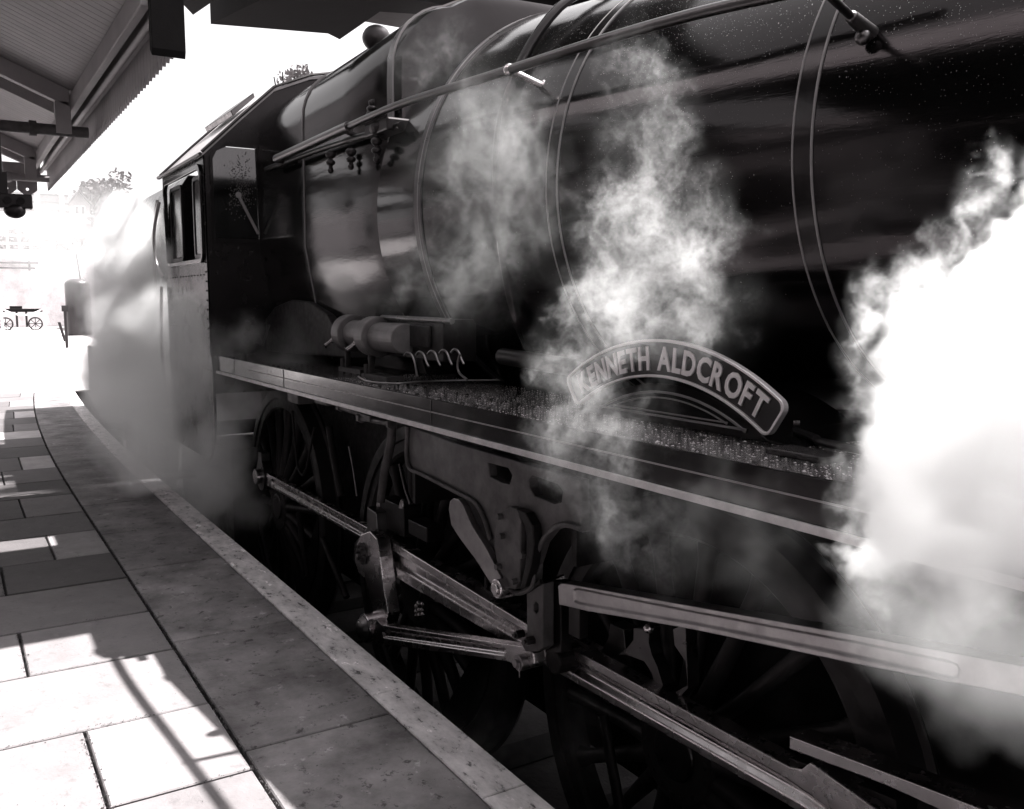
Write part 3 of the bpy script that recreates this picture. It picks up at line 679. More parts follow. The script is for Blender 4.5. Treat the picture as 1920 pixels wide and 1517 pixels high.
# ------------------------------------------------------------------ wheels
def wheel(Xw, pin, par):
    n = 80; Yo = 2.155
    prof_ = [(.915, Yo), (.905, Yo-.004), (.845, Yo-.004), (.845, Yo+.13), (.93, Yo+.13), (.943, Yo+.105), (.925, Yo+.09)]
    bm = bmesh.new(); loft(bm, [[(Xw+r*math.cos(2*math.pi*k/n), y, r*math.sin(2*math.pi*k/n)) for k in range(n)] for r, y in prof_+[prof_[0]]], cap=False); w = part('driving_wheel', bm, WHEELM, smooth=True, sharp=25)
    bm = bmesh.new(); pr = [(.843, Yo+.01), (.78, Yo+.005), (.765, Yo+.02), (.765, Yo+.10), (.843, Yo+.12)]
    loft(bm, [[(Xw+r*math.cos(2*math.pi*k/n), y, r*math.sin(2*math.pi*k/n)) for k in range(n)] for r, y in pr], cap=False); o = mesh('wheel_rim', bm, WHEELM, smooth=True, sharp=35); o.parent = w
    for k in range(18):
        a = 2*math.pi*(k+.35)/18; bm = bmesh.new(); rings = []
        for r, hw_, hd, yy in ((.15, .052, .055, Yo-.0), (.25, .036, .045, Yo+.01), (.5, .029, .034, Yo+.035), (.7, .032, .032, Yo+.05), (.79, .055, .036, Yo+.055)):
            c0 = Vector((Xw+r*math.cos(a), yy, r*math.sin(a))); tn = Vector((-math.sin(a), 0, math.cos(a)))
            rings.append([c0+tn*hw_*math.cos(t)+Vector((0, 1, 0))*hd*math.sin(t) for t in [2*math.pi*j/12 for j in range(12)]])
        loft(bm, rings); o = mesh('spoke', bm, WHEELM, smooth=True); o.parent = w
    bm = bmesh.new(); cyl(bm, (Xw, Yo-.05, 0), (Xw, Yo+.12, 0), .19, n=40); o = mesh('hub', bm, WHEELM, bevel=.012); o.parent = w
    bm = bmesh.new(); cyl(bm, (Xw, Yo-.06, 0), (Xw, Yo, 0), .1, n=32); o = mesh('axle_end', bm, STEELD, bevel=.006); o.parent = w
    ca = math.degrees(math.atan2(-pin[1], -pin[0])); bm = bmesh.new()
    plate(bm, [(Xw+x, z) for x, z in [(x-0, z) for x, z in arc2(0, 0, .765, ca-42, ca+42, 20)]]+[], [], Yo+.0, .1); o = mesh('counterweight', bm, SATIN, bevel=.006); o.parent = w
    return w
PIN = (-.27, .20)
for Xw in (-2.3, -4.43, -6.87):
    w_ = wheel(Xw, PIN, loco)
    f_ = w_.copy(); C.objects.link(f_); f_.matrix_world = Matrix.Translation((0, 6, 0)) @ Matrix.Diagonal((1, -1, 1, 1)); f_.parent = loco
    f_.matrix_parent_inverse = w_.matrix_parent_inverse
    for c_ in [q for q in bpy.data.objects if q.parent == w_]:
        d_ = c_.copy(); C.objects.link(d_); d_.parent = f_
bm = bmesh.new(); loft(bm, [[(X, 2.5, -.35), (X, 3.5, -.35), (X, 3.54, .9), (X, 2.46, .9)] for X in (-4.75, -6.6)]); part('underside_block', bm, GRIME)  # dark box added to stop sunlight showing between the wheels
bm = bmesh.new(); box(bm, (-9.2, 1.95, -.75), (-7.6, 4.05, .36)); part('rear_underside_block', bm, GRIME)  # second added box, blocks light under the cab
bm = bmesh.new(); box(bm, (-4.7, 2.5, -.25), (3.0, 3.5, 1.0)); part('front_underside_block', bm, GRIME)  # solid filler added between the frames to keep the underside dark

# rods
def rod(name, outer, flutes, Y, t, fd, m, bev=.004):
    bm = bmesh.new(); plate(bm, outer, flutes, Y, t, floor=fd if flutes else None); return part(name, bm, m, bevel=bev)
P1, P2, P3 = (-2.3+PIN[0], PIN[1]), (-4.43+PIN[0], PIN[1]), (-6.87+PIN[0], PIN[1])
Yr = 2.06
for a, b in ((P2, P3), (P1, P2)):
    l = a[0]-b[0]
    flute = slot((b[0]+.30, b[1]), (a[0]-.22, a[1]), .026, .026)
    o_ = [(b[0]+.16, b[1]+.048), (b[0]+.16, b[1]-.048), (a[0]-.13, a[1]-.048), (a[0]-.13, a[1]+.048)]
    rod('coupling_rod', o_, [flute], Yr, .055, .016, STEEL)
for p in (P1, P3, P2):
    top = p[1]+.12
    bm = bmesh.new(); plate(bm, [(p[0]+x, p[1]+z) for x, z in arc2(0, 0, .115, 150, 390, 24)+[(.05, .13), (.04, .19), (-.04, .19), (-.05, .13)]], [], Yr-.006, .07); o = part('rod_boss', bm, STEELD, bevel=.006)
    bm = bmesh.new(); cyl(bm, (p[0], Yr-.05, p[1]), (p[0], Yr+.1, p[1]), .062, n=28); q = mesh('crank_pin', bm, STEEL, bevel=.005); q.parent = o
# connecting rod: drawn on its plane Y=1.93
YC = 1.93
q = px([(700, 968), (711, 1003), (722, 1008), (983, 1168), (1480, 1438), (1502, 1442), (1518, 1430), (1590, 1480), (1700, 1560), (1700, 1640), (1500, 1524), (1035, 1256), (720, 1070), (690, 1072)], YC)
fl = px([(724, 1052), (717, 1045), (718, 1030), (728, 1027), (982, 1183), (1470, 1458), (1560, 1520), (1560, 1545), (1500, 1505), (1036, 1241), (984, 1208)], YC)
rod('connecting_rod', q, [fl], YC, .075, .02, STEEL, .005)
# big end block, oil cups, upstand
bc = at(683, 1040, YC)
bm = bmesh.new(); plate(bm, px([(688, 950), (704, 962), (708, 1006), (722, 1012), (722, 1072), (700, 1088), (676, 1080), (662, 1050), (664, 1018), (680, 1000), (688, 990)], YC-.012), [], YC-.012, .1); o = part('big_end', bm, STEELD, bevel=.005)
bm = bmesh.new(); box(bm, at(712, 952, 1.98)-Vector((.0, 0, .10)), at(757, 952, 1.98)+Vector((0, .1, 0))); box(bm, at(765, 965, 1.98)-Vector((.0, 0, .10)), at(800, 990, 1.98)+Vector((0, .1, 0))); part('rod_strap', bm, SATIN, bevel=.004)
for xx in (712, 755):
    a = at(xx, 952, 1.99); bm = bmesh.new(); cyl(bm, a, a+Vector((0, 0, .03)), .021, .017, n=12); ball(bm, a+Vector((0, 0, .035)), .013); part('oil_cup', bm, STEELL, smooth=True, sharp=60)
# return crank from pin boss to lower boss
YK = 1.85
c1, c2 = at(683, 1038, YK), at(692, 1177, YK-.03)
bm = bmesh.new(); plate(bm, px([(668, 1022), (676, 1002), (693, 996), (706, 1010), (712, 1045), (717, 1085), (727, 1150), (722, 1172), (702, 1172), (696, 1130), (684, 1085), (672, 1075), (665, 1050)], YK), [], YK, .075); rc_ = part('return_crank', bm, STEEL, bevel=.006)
bm = bmesh.new(); cyl(bm, (c1.x-.01, YK-.012, c1.z), (c1.x-.01, YK+.02, c1.z), .062, n=28); 
for k in range(6):
    a = k*math.pi/3; cyl(bm, (c1.x-.01+.038*math.cos(a), YK-.03, c1.z+.038*math.sin(a)), (c1.x-.01+.038*math.cos(a), YK, c1.z+.038*math.sin(a)), .011, n=6)
o = mesh('pin_cap', bm, STEELD); o.parent = rc_
bm = bmesh.new(); cyl(bm, (c2.x, YK-.06, c2.z), (c2.x, YK+.06, c2.z), .078, n=40); er = part('eccentric_rod', bm, STEEL, bevel=.008)
bm = bmesh.new(); cyl(bm, (c2.x, YK-.085, c2.z), (c2.x, YK-.06, c2.z), .05, .066, n=36); ball(bm, (c2.x, YK-.075, c2.z), .05, (1, .5, 1)); o = mesh('end_cap', bm, STEELL, smooth=True); o.parent = er
bm = bmesh.new(); YE2 = YK-.045
plate(bm, px([(705, 1160), (715, 1172), (980, 1212), (1000, 1225), (1002, 1245), (985, 1256), (950, 1240), (712, 1207), (700, 1200)], YE2), [px([(716, 1184), (725, 1182), (945, 1214), (950, 1222), (944, 1230), (718, 1196)], YE2)], YE2, .05, floor=.014); o = mesh('rod_bar', bm, STEEL, bevel=.003); o.parent = er
e = at(983, 1240, YE2); bm = bmesh.new(); cyl(bm, (e.x, YE2-.03, e.z), (e.x, YE2+.07, e.z), .032, n=24); cyl(bm, (e.x, YE2-.045, e.z), (e.x, YE2-.03, e.z), .017, n=16); tube(bm, [(e.x+.02, YE2-.035, e.z), (e.x+.022, YE2-.035, e.z-.05)], .003, 5); o = mesh('joint_pin', bm, STEELL, bevel=.003); o.parent = er

# expansion link bracket, reversing gear
YB = 1.80
br_out = [(758, 800), (764, 797), (850, 830), (960, 862), (1088, 900), (1090, 1000), (1085, 992), (1060, 985), (1035, 995), (1015, 1020), (1003, 1060), (1000, 1100), (985, 1108), (940, 1100), (925, 1060), (918, 1010), (905, 968), (888, 940), (862, 925), (790, 888), (765, 875), (760, 850)]
h1 = [(915, 868), (952, 878), (960, 892), (955, 908), (940, 905), (918, 893)]
h2 = [(992, 898), (1000, 892), (1045, 908), (1055, 922), (1052, 942), (1040, 945), (1002, 930), (993, 915)]
bm = bmesh.new(); plate(bm, px(br_out, YB), [px(h1, YB), px(h2, YB)], YB, .04); mb = part('motion_bracket', bm, DUSTY, bevel=.005)
bm = bmesh.new(); tube(bm, smooth_path([at(x, y, YB-.01) for x, y in [(764, 800), (762, 850), (768, 878), (792, 890), (864, 927), (890, 942), (907, 970), (920, 1012)]], 4), .010, 8); o = mesh('flange', bm, DUSTY, smooth=True); o.parent = mb
bm = bmesh.new(); tube(bm, smooth_path([at(x, y, YB-.01) for x, y in [(1088, 992), (1060, 984), (1034, 994), (1014, 1020), (1002, 1060), (998, 1098), (975, 1112), (960, 1108)]], 4), .010, 8); o = mesh('flange', bm, DUSTY, smooth=True); o.parent = mb
for (x0_, y0_) in ((775, 905), (1075, 1010)):
    bm = bmesh.new(); p = at(x0_, y0_, 1.86); box(bm, p+Vector((-.01, 0, -.1)), p+Vector((.02, .4, .28))); part('stiffener', bm, GRIME)
bm = bmesh.new(); plate(bm, px([(932, 972), (940, 958), (958, 950), (972, 956), (976, 975), (974, 1090), (965, 1106), (948, 1102), (935, 1075), (925, 1020)], YB-.03), [], YB-.03, .03); el = part('expansion_link', bm, DUSTY, bevel=.006)
bm = bmesh.new(); plate(bm, px([(966, 953), (985, 962), (998, 985), (1001, 1020), (996, 1060), (985, 1100), (975, 1104), (984, 1060), (988, 1015), (983, 985)], YB-.04), [], YB-.04, .04); o = mesh('link_strap', bm, GRIME, bevel=.005); o.parent = el
for p_ in ((945, 1005), (985, 1040), (941, 968), (968, 1090), (938, 1062)):
    a = at(*p_, YB-.03); bm = bmesh.new(); cyl(bm, a+Vector((0, -.022, 0)), a, .013, n=6); o = mesh('bolt', bm, DUSTY); o.parent = el
# lifting arm
Ya = 1.76
bm = bmesh.new(); plate(bm, px([(841, 955), (843, 940), (850, 934), (860, 937), (868, 948), (884, 985), (912, 1030), (925, 1055), (943, 1092), (938, 1104), (922, 1098), (892, 1050), (862, 1010), (846, 985)], Ya), [], Ya, .03); la = part('lifting_arm', bm, STEELL, bevel=.003)
e = at(938, 1103, Ya-.01); bm = bmesh.new(); cyl(bm, e+Vector((0, -.02, 0)), e+Vector((0, .06, 0)), .038, n=28); cyl(bm, e+Vector((0, -.03, 0)), e+Vector((0, -.02, 0)), .024, n=24); o = mesh('arm_boss', bm, STEEL, bevel=.004); o.parent = la
bm = bmesh.new(); tube(bm, [at(x, y, 1.8) for x, y in [(912, 1080), (912, 1104), (918, 1112), (945, 1118), (990, 1108), (1015, 1090)]], .009, 8); part('oil_pipe', bm, GRIME, smooth=True)
# lower link foot
bm = bmesh.new(); Yl = 1.80
plate(bm, px([(987, 1112), (1000, 1104), (1018, 1094), (1018, 1215), (1008, 1222), (985, 1222), (976, 1205), (988, 1190)], Yl), [px([(1004, 1128), (1000, 1134), (1000, 1146), (1005, 1151), (1009, 1146), (1009, 1133)], Yl)], Yl, .05); lf = part('link_foot', bm, DUSTY, bevel=.004)
for p_ in ((981, 1188), (1000, 1200)):
    a = at(*p_, Yl); bm = bmesh.new(); cyl(bm, a+Vector((0, -.035, 0)), a, .017, n=6); cyl(bm, a+Vector((0, -.045, 0)), a+Vector((0, -.035, 0)), .009, n=10); o = mesh('bolt', bm, STEELD); o.parent = lf
bm = bmesh.new(); plate(bm, px([(1022, 1090), (1052, 1090), (1052, 1225), (1022, 1225)], 1.86), [], 1.86, .05); box(bm, at(1066, 1120, 1.84)+Vector((0, 0, 0)), at(1086, 1200, 1.84)+Vector((0, .04, 0))); part('hanger', bm, SATIN, bevel=.004)
a = at(1036, 1240, 1.86); bm = bmesh.new(); cyl(bm, a, a+Vector((0, .12, 0)), .05, n=24); part('crosshead_pin', bm, GRIME, bevel=.006)
bm = bmesh.new(); cyl(bm, at(1008, 1105, 1.84), at(1018, 1090, 1.84)+Vector((0, .1, 0)), .014, n=8); ball(bm, at(1012, 1098, 1.83), .02); part('oil_union', bm, STEELD, smooth=True)
# long fluted radius bar
Yf = 1.83
bm = bmesh.new(); plate(bm, px([(1046, 1098), (1052, 1093), (1300, 1137), (1600, 1190), (1900, 1245), (2100, 1284), (2100, 1345), (1900, 1302), (1600, 1245), (1300, 1181), (1100, 1146), (1048, 1134)], Yf),
    [px([(1075, 1106), (1082, 1103), (1300, 1146), (1600, 1202), (1780, 1239), (1795, 1246), (1800, 1258), (1796, 1272), (1785, 1275), (1600, 1233), (1300, 1171), (1085, 1133), (1076, 1128)], Yf)], Yf, .06, floor=.007); part('radius_rod', bm, STEELL, bevel=.003)
bm = bmesh.new(); a = at(1216, 1178, 1.9); ball(bm, a, .018); part('bolt', bm, STEEL, smooth=True)
# fork of coupling rod end, lit edge
bm = bmesh.new(); plate(bm, px([(1188, 1178), (1218, 1180), (1216, 1205), (1222, 1228), (1232, 1250), (1243, 1285), (1262, 1300), (1290, 1285), (1285, 1240), (1265, 1210), (1262, 1180), (1285, 1170), (1290, 1290), (1262, 1320), (1232, 1300), (1222, 1262), (1208, 1240), (1170, 1226), (1160, 1228), (1176, 1215), (1188, 1200)], 2.0), [], 2.0, .05); part('rod_fork', bm, STEELD, bevel=.004)
# slide bar at lower right
bm = bmesh.new(); plate(bm, px([(1480, 1380), (1490, 1384), (1680, 1456), (1900, 1540), (1900, 1580), (1680, 1480), (1480, 1405)], 1.94), [], 1.94, .09); part('slide_bar', bm, STEEL, bevel=.003)
bm = bmesh.new(); plate(bm, px([(1480, 1420), (1680, 1500), (1680, 1560), (1480, 1450)], 1.97), [], 1.97, .09); part('slide_bar', bm, SATIN, bevel=.003)
# brake hangers, sand pipes below
for (x0_, y0_, x1_, y1_) in ((1130, 1340, 1165, 1530), (560, 960, 575, 1080), (605, 1010, 650, 1120), (410, 890, 430, 1000)):
    bm = bmesh.new(); cyl(bm, at(x0_, y0_, 2.1), at(x1_, y1_, 2.1), .022, n=10); part('sand_pipe', bm, GRIME, smooth=True)
for (pts_, r_, m_) in (([(617, 800), (625, 850), (640, 930)], .022, GRIME), ([(654, 837), (662, 880), (669, 930)], .004, STEELL), ([(735, 790), (733, 830), (722, 880), (714, 940)], .024, DUSTY), ([(548, 770), (555, 850), (560, 880), (572, 886), (590, 800)], .008, GRIME), ([(750, 870), (760, 915), (770, 945)], .01, STEELD)):
    bm = bmesh.new(); tube(bm, smooth_path([at(x, y, 1.93) for x, y in pts_], 5), r_, 10); part('pipe', bm, m_, smooth=True)
bm = bmesh.new()
for k in range(9): ball(bm, at(780+6*(k % 3), 1135+9*(k//3), 2.0)+Vector((rs.uniform(-.01, .01), 0, rs.uniform(-.01, .01))), .014, u=8, v=6)
part('castle_nut', bm, STEEL, smooth=True)
# leaf springs / hornguide
for Xw in (-2.3, -4.43, -6.87):
    bm = bmesh.new()
    for k in range(6): box(bm, (Xw-.45+.05*k, 2.46, -.28-.018*k), (Xw+.45-.05*k, 2.56, -.266-.018*k))
    part('leaf_spring', bm, GRIME)
# cylinder block at the front
bm = bmesh.new(); cyl(bm, (1.6, 1.97, .05), (.5, 1.97, .05), .33, n=40); cyl(bm, (1.6, 2.05, .55), (.5, 2.05, .55), .2, n=32); part('cylinder', bm, PAINT, bevel=.01)

# ------------------------------------------------------------------ lubricators on the running plate
def lub(cx, cy, Y, rpx, label):
    c0 = at(cx, cy, Y); k = depth(c0)/FPX; r = rpx*k
    bm = bmesh.new(); cyl(bm, c0, c0+Vector((.11, 0, 0)), r, n=40); cyl(bm, c0+Vector((.11, 0, 0)), c0+Vector((.42, 0, 0)), r*.72, n=32); e = part('lubricator', bm, LUBM, bevel=.006)
    e['label'] = label
    bm = bmesh.new(); cyl(bm, c0-Vector((.02, 0, 0)), c0, r*.55, n=28); cyl(bm, c0-Vector((.05, 0, 0)), c0, r*.2, n=16)
    for j in range(8):
        a = j*math.pi/4; ball(bm, c0+Vector((-.002, r*.8*math.cos(a), r*.8*math.sin(a))), .008, u=8, v=5)
    o = mesh('drum_cover', bm, SATIN, bevel=.002); o.parent = e
    bm = bmesh.new(); tube(bm, smooth_path([c0+Vector((-.04, 0, r*.3)), c0+Vector((-.06, -.02, 0)), c0+Vector((-.1, -.07, -r*.5)), c0+Vector((-.12, -.10, -r*.75))], 4), [.016]*8+[.012]*4+[.020], 10) ; o = mesh('crank_handle', bm, STEEL, smooth=True); o.parent = e
    bm = bmesh.new(); tube(bm, [c0+Vector((-.01, 0, -r*.7)), Vector((c0.x-.01, c0.y, 1.188))], .018, 10); box(bm, Vector((c0.x-.03, c0.y-.05, 1.186)), Vector((c0.x+.3, c0.y+.05, 1.21))); cyl(bm, Vector((c0.x+.01, c0.y-.04, 1.2)), Vector((c0.x+.01, c0.y-.04, 1.26)), .014, n=8); o = mesh('stand', bm, DUSTY); o.parent = e
lub(652, 624, 2.0, 34, 'rear mechanical lubricator drum with crank handle')
lub(697, 630, 1.93, 37, 'front mechanical lubricator drum with crank handle')
bm = bmesh.new(); a, b = at(725, 595, 1.99), at(838, 600, 1.99); box(bm, (a.x, 1.97, a.z-.20), (b.x, 2.15, a.z-.0)); box(bm, (a.x+.1, 1.955, a.z-.14), (b.x-.12, 1.969, a.z-.03)); part('oil_box', bm, GRIME, bevel=.008)
bm = bmesh.new(); cyl(bm, (a.x, 1.965, a.z), (b.x+.1, 1.965, a.z-.005), .014, n=10); part('pipe', bm, STEELD, smooth=True)
for k in range(5):
    x = 768+22*k; bm = bmesh.new(); y = 663-1.5*k
    tube(bm, smooth_path([at(x-10, y+4, 1.9), at(x-4, y-2, 1.9), at(x+4, y+3, 1.9), at(x+10, y+18, 1.9), at(x+14, y+(42 if k == 0 else 26), 1.9)], 5), .0055, 8); part('oil_feed_pipe', bm, COPPER, smooth=True)
bm = bmesh.new(); tube(bm, smooth_path([at(862, 665, 1.88), at(858, 685, 1.88), at(862, 700, 1.88), at(876, 712, 1.86)], 5), .0055, 8); part('oil_feed_pipe', bm, COPPER, smooth=True)
bm = bmesh.new(); wp = [atz(x, y, 1.192) for x, y in [(672, 706), (690, 715), (740, 719), (800, 715), (870, 713), (940, 712), (1010, 706), (1050, 700)]]
tube(bm, smooth_path(wp, 5), .0048, 8); part('loose_wire', bm, WIRE, smooth=True)
bm = bmesh.new(); tube(bm, smooth_path([at(700, 705, 1.95), at(705, 700, 1.95), at(720, 702, 1.95), at(728, 712, 1.95)], 5), .010, 8); part('hose', bm, IRON, smooth=True)
bm = bmesh.new(); cyl(bm, at(942, 668, 2.05), at(1080, 690, 2.05), .036, n=20); part('reach_rod_cover', bm, SATIN, smooth=True, sharp=50)
bm = bmesh.new(); tube(bm, smooth_path([(-1.2, 1.98, 1.21), (-1.6, 2.0, 1.215), (-1.75, 2.1, 1.21), (-2.2, 2.35, 1.2)], 5), .012, 8); part('pipe', bm, SATIN, smooth=True)
bm = bmesh.new(); box(bm, (-1.70, 1.86, 1.187), (-1.50, 1.96, 1.205)); part('step_plate', bm, WETP, bevel=.004)

# condensation drops on boiler and running plate
bm = bmesh.new(); n_ = 0
while n_ < 15000:
    X = rs.uniform(-4.0, .3); a = R(rs.triangular(95, 215, 130)); 
    if rs.random() < .35 and math.degrees(a) > 165: continue
    if X < -2.9 and rs.random() < .5: continue
    r = br(X)+.0002; d = Vector((0, math.cos(a), math.sin(a))); p = Vector((X, 3, ZC))+d*r; s_ = rs.uniform(.0005, .0013)*(1.7 if rs.random() < .06 else 1)
    t1 = Vector((1, 0, 0)); t2 = d.cross(t1)
    ringv = [bm.verts.new(p+(t1*math.cos(q)+t2*math.sin(q)*1.25)*s_) for q in (0, 1.57, 3.14, 4.71)]; tp = bm.verts.new(p+d*s_*.8)
    for k in range(4): bm.faces.new((ringv[k], ringv[(k+1) % 4], tp))
    n_ += 1
o = mesh('water_droplets', bm, DROP); o.parent = boiler; o['kind'] = 'stuff'
bm = bmesh.new()
for _ in range(4500):
    X = -rs.uniform(.8, 4.6); Y = rs.uniform(1.7, 2.3); s_ = rs.uniform(.0012, .0036)*(1.7 if rs.random() < .05 else 1); p = Vector((X, Y, 1.1865))
    rv = [bm.verts.new(p+Vector((math.cos(q)*s_*1.3, math.sin(q)*s_, 0))) for q in (0, 1.57, 3.14, 4.71)]; tp = bm.verts.new(p+Vector((0, 0, s_*.7)))
    for k in range(4): bm.faces.new((rv[k], rv[(k+1) % 4], tp))
o = mesh('water_droplets', bm, DROPB); o.parent = rp; o['kind'] = 'stuff'

# ================================================================== TENDER
td = empty('tender', (-13, 3, Z_RAIL), 'black tender half hidden in steam behind the cab', 'tender')
def curve_y(X): return 0 if X > -9 else .006*(X+9)**2
bm = bmesh.new(); rings = []
for X in (-8.62, -11, -12.5, -14, -15.2):
    c_ = curve_y(X); pr = [(1.72, .95), (1.70, 1.25), (1.70, 1.95), (1.74, 2.45), (1.92, 2.72), (4.08, 2.72), (4.26, 2.45), (4.3, 1.95), (4.3, 1.25), (4.28, .95)]
    rings.append([(X, y+c_, z) for y, z in pr])
loft(bm, rings); keep(mesh('tank', bm, CABP, bevel=.01), td)
bm = bmesh.new(); box(bm, (-8.9, 1.78, .25), (-15.1, 1.82, .92)); keep(mesh('frame', bm, GRIME), td)
for k in range(3):
    bm = bmesh.new(); box(bm, (-8.92, 1.66, -.1+.32*k), (-9.15, 1.95, -.07+.32*k)); keep(mesh('footstep', bm, GRIME), td)
bm = bmesh.new(); tube(bm, smooth_path([(-8.80, 1.68, 2.5), (-8.82, 1.64, 2.2), (-8.82, 1.64, 1.5), (-8.80, 1.68, 1.25)], 5), .014, 8); keep(mesh('grab_rail', bm, STEELL, smooth=True), td)
for Xw in (-10.2, -12.2, -14.2):
    bm = bmesh.new(); cyl(bm, (Xw, 2.2, -.29), (Xw, 2.33, -.29), .62, n=40); w = keep(mesh('wheel', bm, GRIME, bevel=.02), td)
    bm = bmesh.new(); box(bm, (Xw-.13, 1.72, -.42), (Xw+.13, 1.78, -.12)); keep(mesh('axle_box', bm, GRIME, bevel=.02), td)
# ================================================================== BACKGROUND
XW = -62.0; KW = 68/FPX                      # far retaining wall and metres per pixel there
def wx(x, y, X=None): return atx(x, y, X or XW)
top = wx(60, 468).z
e = tag(mesh('retaining_wall', (lambda bm: (box(bm, (XW-1, -30, -.2), (XW, 30, top)), bm)[-1])(bmesh.new()), mat('pale_wall', .7, .8, bump=.05, bscale=3, var=.3, vscale=.9, speck=.3)), 'long pale retaining wall beyond the far end of the platform', 'wall')
bm = bmesh.new(); loft(bm, [[(XW-1, -40, top-.1), (XW-1, 40, top-.1)], [(XW-12, -40, top+1), (XW-12, 40, top+1)], [(XW-60, -40, top+4), (XW-60, 40, top+4)], [(XW-150, -60, top+7), (XW-150, 60, top+7)]], close=False, cap=False); tag(mesh('grass_bank', bm, GRASS), kind='structure')
for (x0_, x1_, y0_) in ((0, 72, 492), (16, 40, 501), (42, 72, 496)):
    pass
a, b = wx(0, 492), wx(72, 496)
e = empty('wall_pipes', (XW, a.y, a.z), 'two grey pipes running along the pale retaining wall', 'pipes')
bm = bmesh.new(); cyl(bm, (XW+.15, a.y-3, a.z), (XW+.15, b.y, a.z), .06, n=8); keep(mesh('pipe', bm, DUSTY), e)
bm = bmesh.new(); cyl(bm, (XW+.15, a.y-3, a.z-.32), (XW+.15, b.y-.2, a.z-.32), .05, n=8); keep(mesh('pipe', bm, DUSTY), e)
for yy in (a.y-1, b.y-.5):
    bm = bmesh.new(); box(bm, (XW, yy-.05, a.z-.45), (XW+.2, yy+.05, a.z+.1)); keep(mesh('clip', bm, DUSTY), e)
# footbridge under the canopy
e = empty('footbridge', (XW-2, 2.5, top), 'panelled footbridge on two tall pale posts seen beyond the canopy', 'footbridge')
a, b = wx(0, 396, -64), wx(128, 366, -64)
bm = bmesh.new(); box(bm, (-64.2, a.y-4, a.z), (-64.05, b.y, b.z)); keep(mesh('side_panel', bm, CREAM), e)
for i in range(3):
    bm = bmesh.new(); z = a.z+.1+i*(b.z-a.z)*.42; box(bm, (-64.045, a.y-4, z), (-63.9, b.y, z+.1)); keep(mesh('rail_bar', bm, DUSTY), e)
for x_ in (69, 115):
    p = wx(x_, 366, -63.6); bm = bmesh.new(); box(bm, (-63.7, p.y-.16, top-.1), (-63.5, p.y+.16, p.z+.2)); keep(mesh('post', bm, CREAM), e)
# gabled house
c0 = wx(150, 395, -72); k_ = depth(c0)/FPX
e = empty('gabled_house', (c0.x, c0.y, top), 'small gabled house with twin window above the hedge', 'house')
def hx(bm, X0_):
    for v in bm.verts: v.co = Vector((X0_-v.co.y, c0.y+v.co.x, v.co.z))
bm = bmesh.new(); plate(bm, [(-18*k_, top), (-18*k_, c0.z+12*k_), (0, c0.z+34*k_), (18*k_, c0.z+12*k_), (18*k_, top)], [], 0, 6); hx(bm, c0.x); keep(mesh('wall', bm, CREAM), e)
bm = bmesh.new(); plate(bm, [(-23*k_, c0.z+10*k_), (0, c0.z+39*k_), (23*k_, c0.z+10*k_), (23*k_, c0.z+6*k_), (0, c0.z+34*k_), (-23*k_, c0.z+6*k_)], [], 0, 6.5); hx(bm, c0.x+.4); keep(mesh('roof', bm, SLATE), e)
for dy in (-5*k_, 5*k_):
    bm = bmesh.new(); box(bm, (c0.x, c0.y+dy-4*k_, c0.z-8*k_), (c0.x+.1, c0.y+dy+4*k_, c0.z+9*k_)); w = keep(mesh('window', bm, WHITE), e)
    bm = bmesh.new(); box(bm, (c0.x+.08, c0.y+dy-2.4*k_, c0.z-6*k_), (c0.x+.13, c0.y+dy+2.4*k_, c0.z+7*k_)); keep(mesh('pane', bm, IRON), e)
def leaves(centres, n, size):
    bm = bmesh.new()
    for (c_, rad) in centres:
        for _ in range(n):
            d = Vector((rs.gauss(0, 1), rs.gauss(0, 1), rs.gauss(0, 1))).normalized()*rs.random()**.4; p = Vector(c_)+Vector((d.x*rad[0], d.y*rad[1], d.z*rad[2]))
            u = Vector((rs.gauss(0, 1), rs.gauss(0, 1), rs.gauss(0, 1))).normalized(); v = u.orthogonal().normalized(); s_ = size*rs.uniform(.5, 1.4)
            bm.faces.new([bm.verts.new(p+u*s_), bm.verts.new(p+v*s_*.5), bm.verts.new(p-u*s_), bm.verts.new(p-v*s_*.5)])
    return bm
def tree(c_, rad, z0_, n, size, label, fl=1, spread=.5):
    e = empty('tree', (c_[0], c_[1], z0_), label, 'tree', 'trees beyond the station')
    keep(mesh('crown', leaves([((c_[0]+rs.uniform(-spread, spread)*rad, c_[1]+rs.uniform(-spread, spread)*rad*1.4, c_[2]+rs.uniform(-spread, spread)*rad), (rad*.5, rad*.5, rad*.42)) for _ in range(7)], n, size), LEAF), e)
    bm = bmesh.new(); tube(bm, [(c_[0], c_[1], z0_), (c_[0]+.1, c_[1], z0_+(c_[2]-z0_)*.6), (c_[0], c_[1], c_[2])], [.22, .15, .06], 8)
    for k in range(7):
        a = k*1.1; tube(bm, [(c_[0], c_[1], z0_+(c_[2]-z0_)*.7), (c_[0]+rad*.8*math.cos(a), c_[1]+rad*.8*math.sin(a), c_[2]+(.1+.1*(k % 3))*rad)], [.07, .02], 6)
    keep(mesh('trunk', bm, WOODD), e)
p = wx(543, 150, -30); tree((p.x, p.y, p.z-.05), .62, -1.2, 26, .1, 'sparse leafy tree top showing above the cab roof')
p = wx(162, 352, -90); tree((p.x, p.y, p.z-1.2), 3.2, top+1, 260, .3, 'leafy tree behind the gabled house')
p = wx(195, 345, -100); tree((p.x, p.y, p.z-.5), 2.4, top+1, 60, .28, 'thin pale tree beside the steam, right of the gabled house')
ps = [((XW-1.2, y, wx(60, 445).z+rs.uniform(-.25, .25)-.5), (.6, .9, .85)) for y in [wx(0, 450).y+.75*k for k in range(9)]]
tag(mesh('hedge', leaves(ps, 300, .17), LEAF), 'long clipped hedge on top of the pale retaining wall', 'hedge')
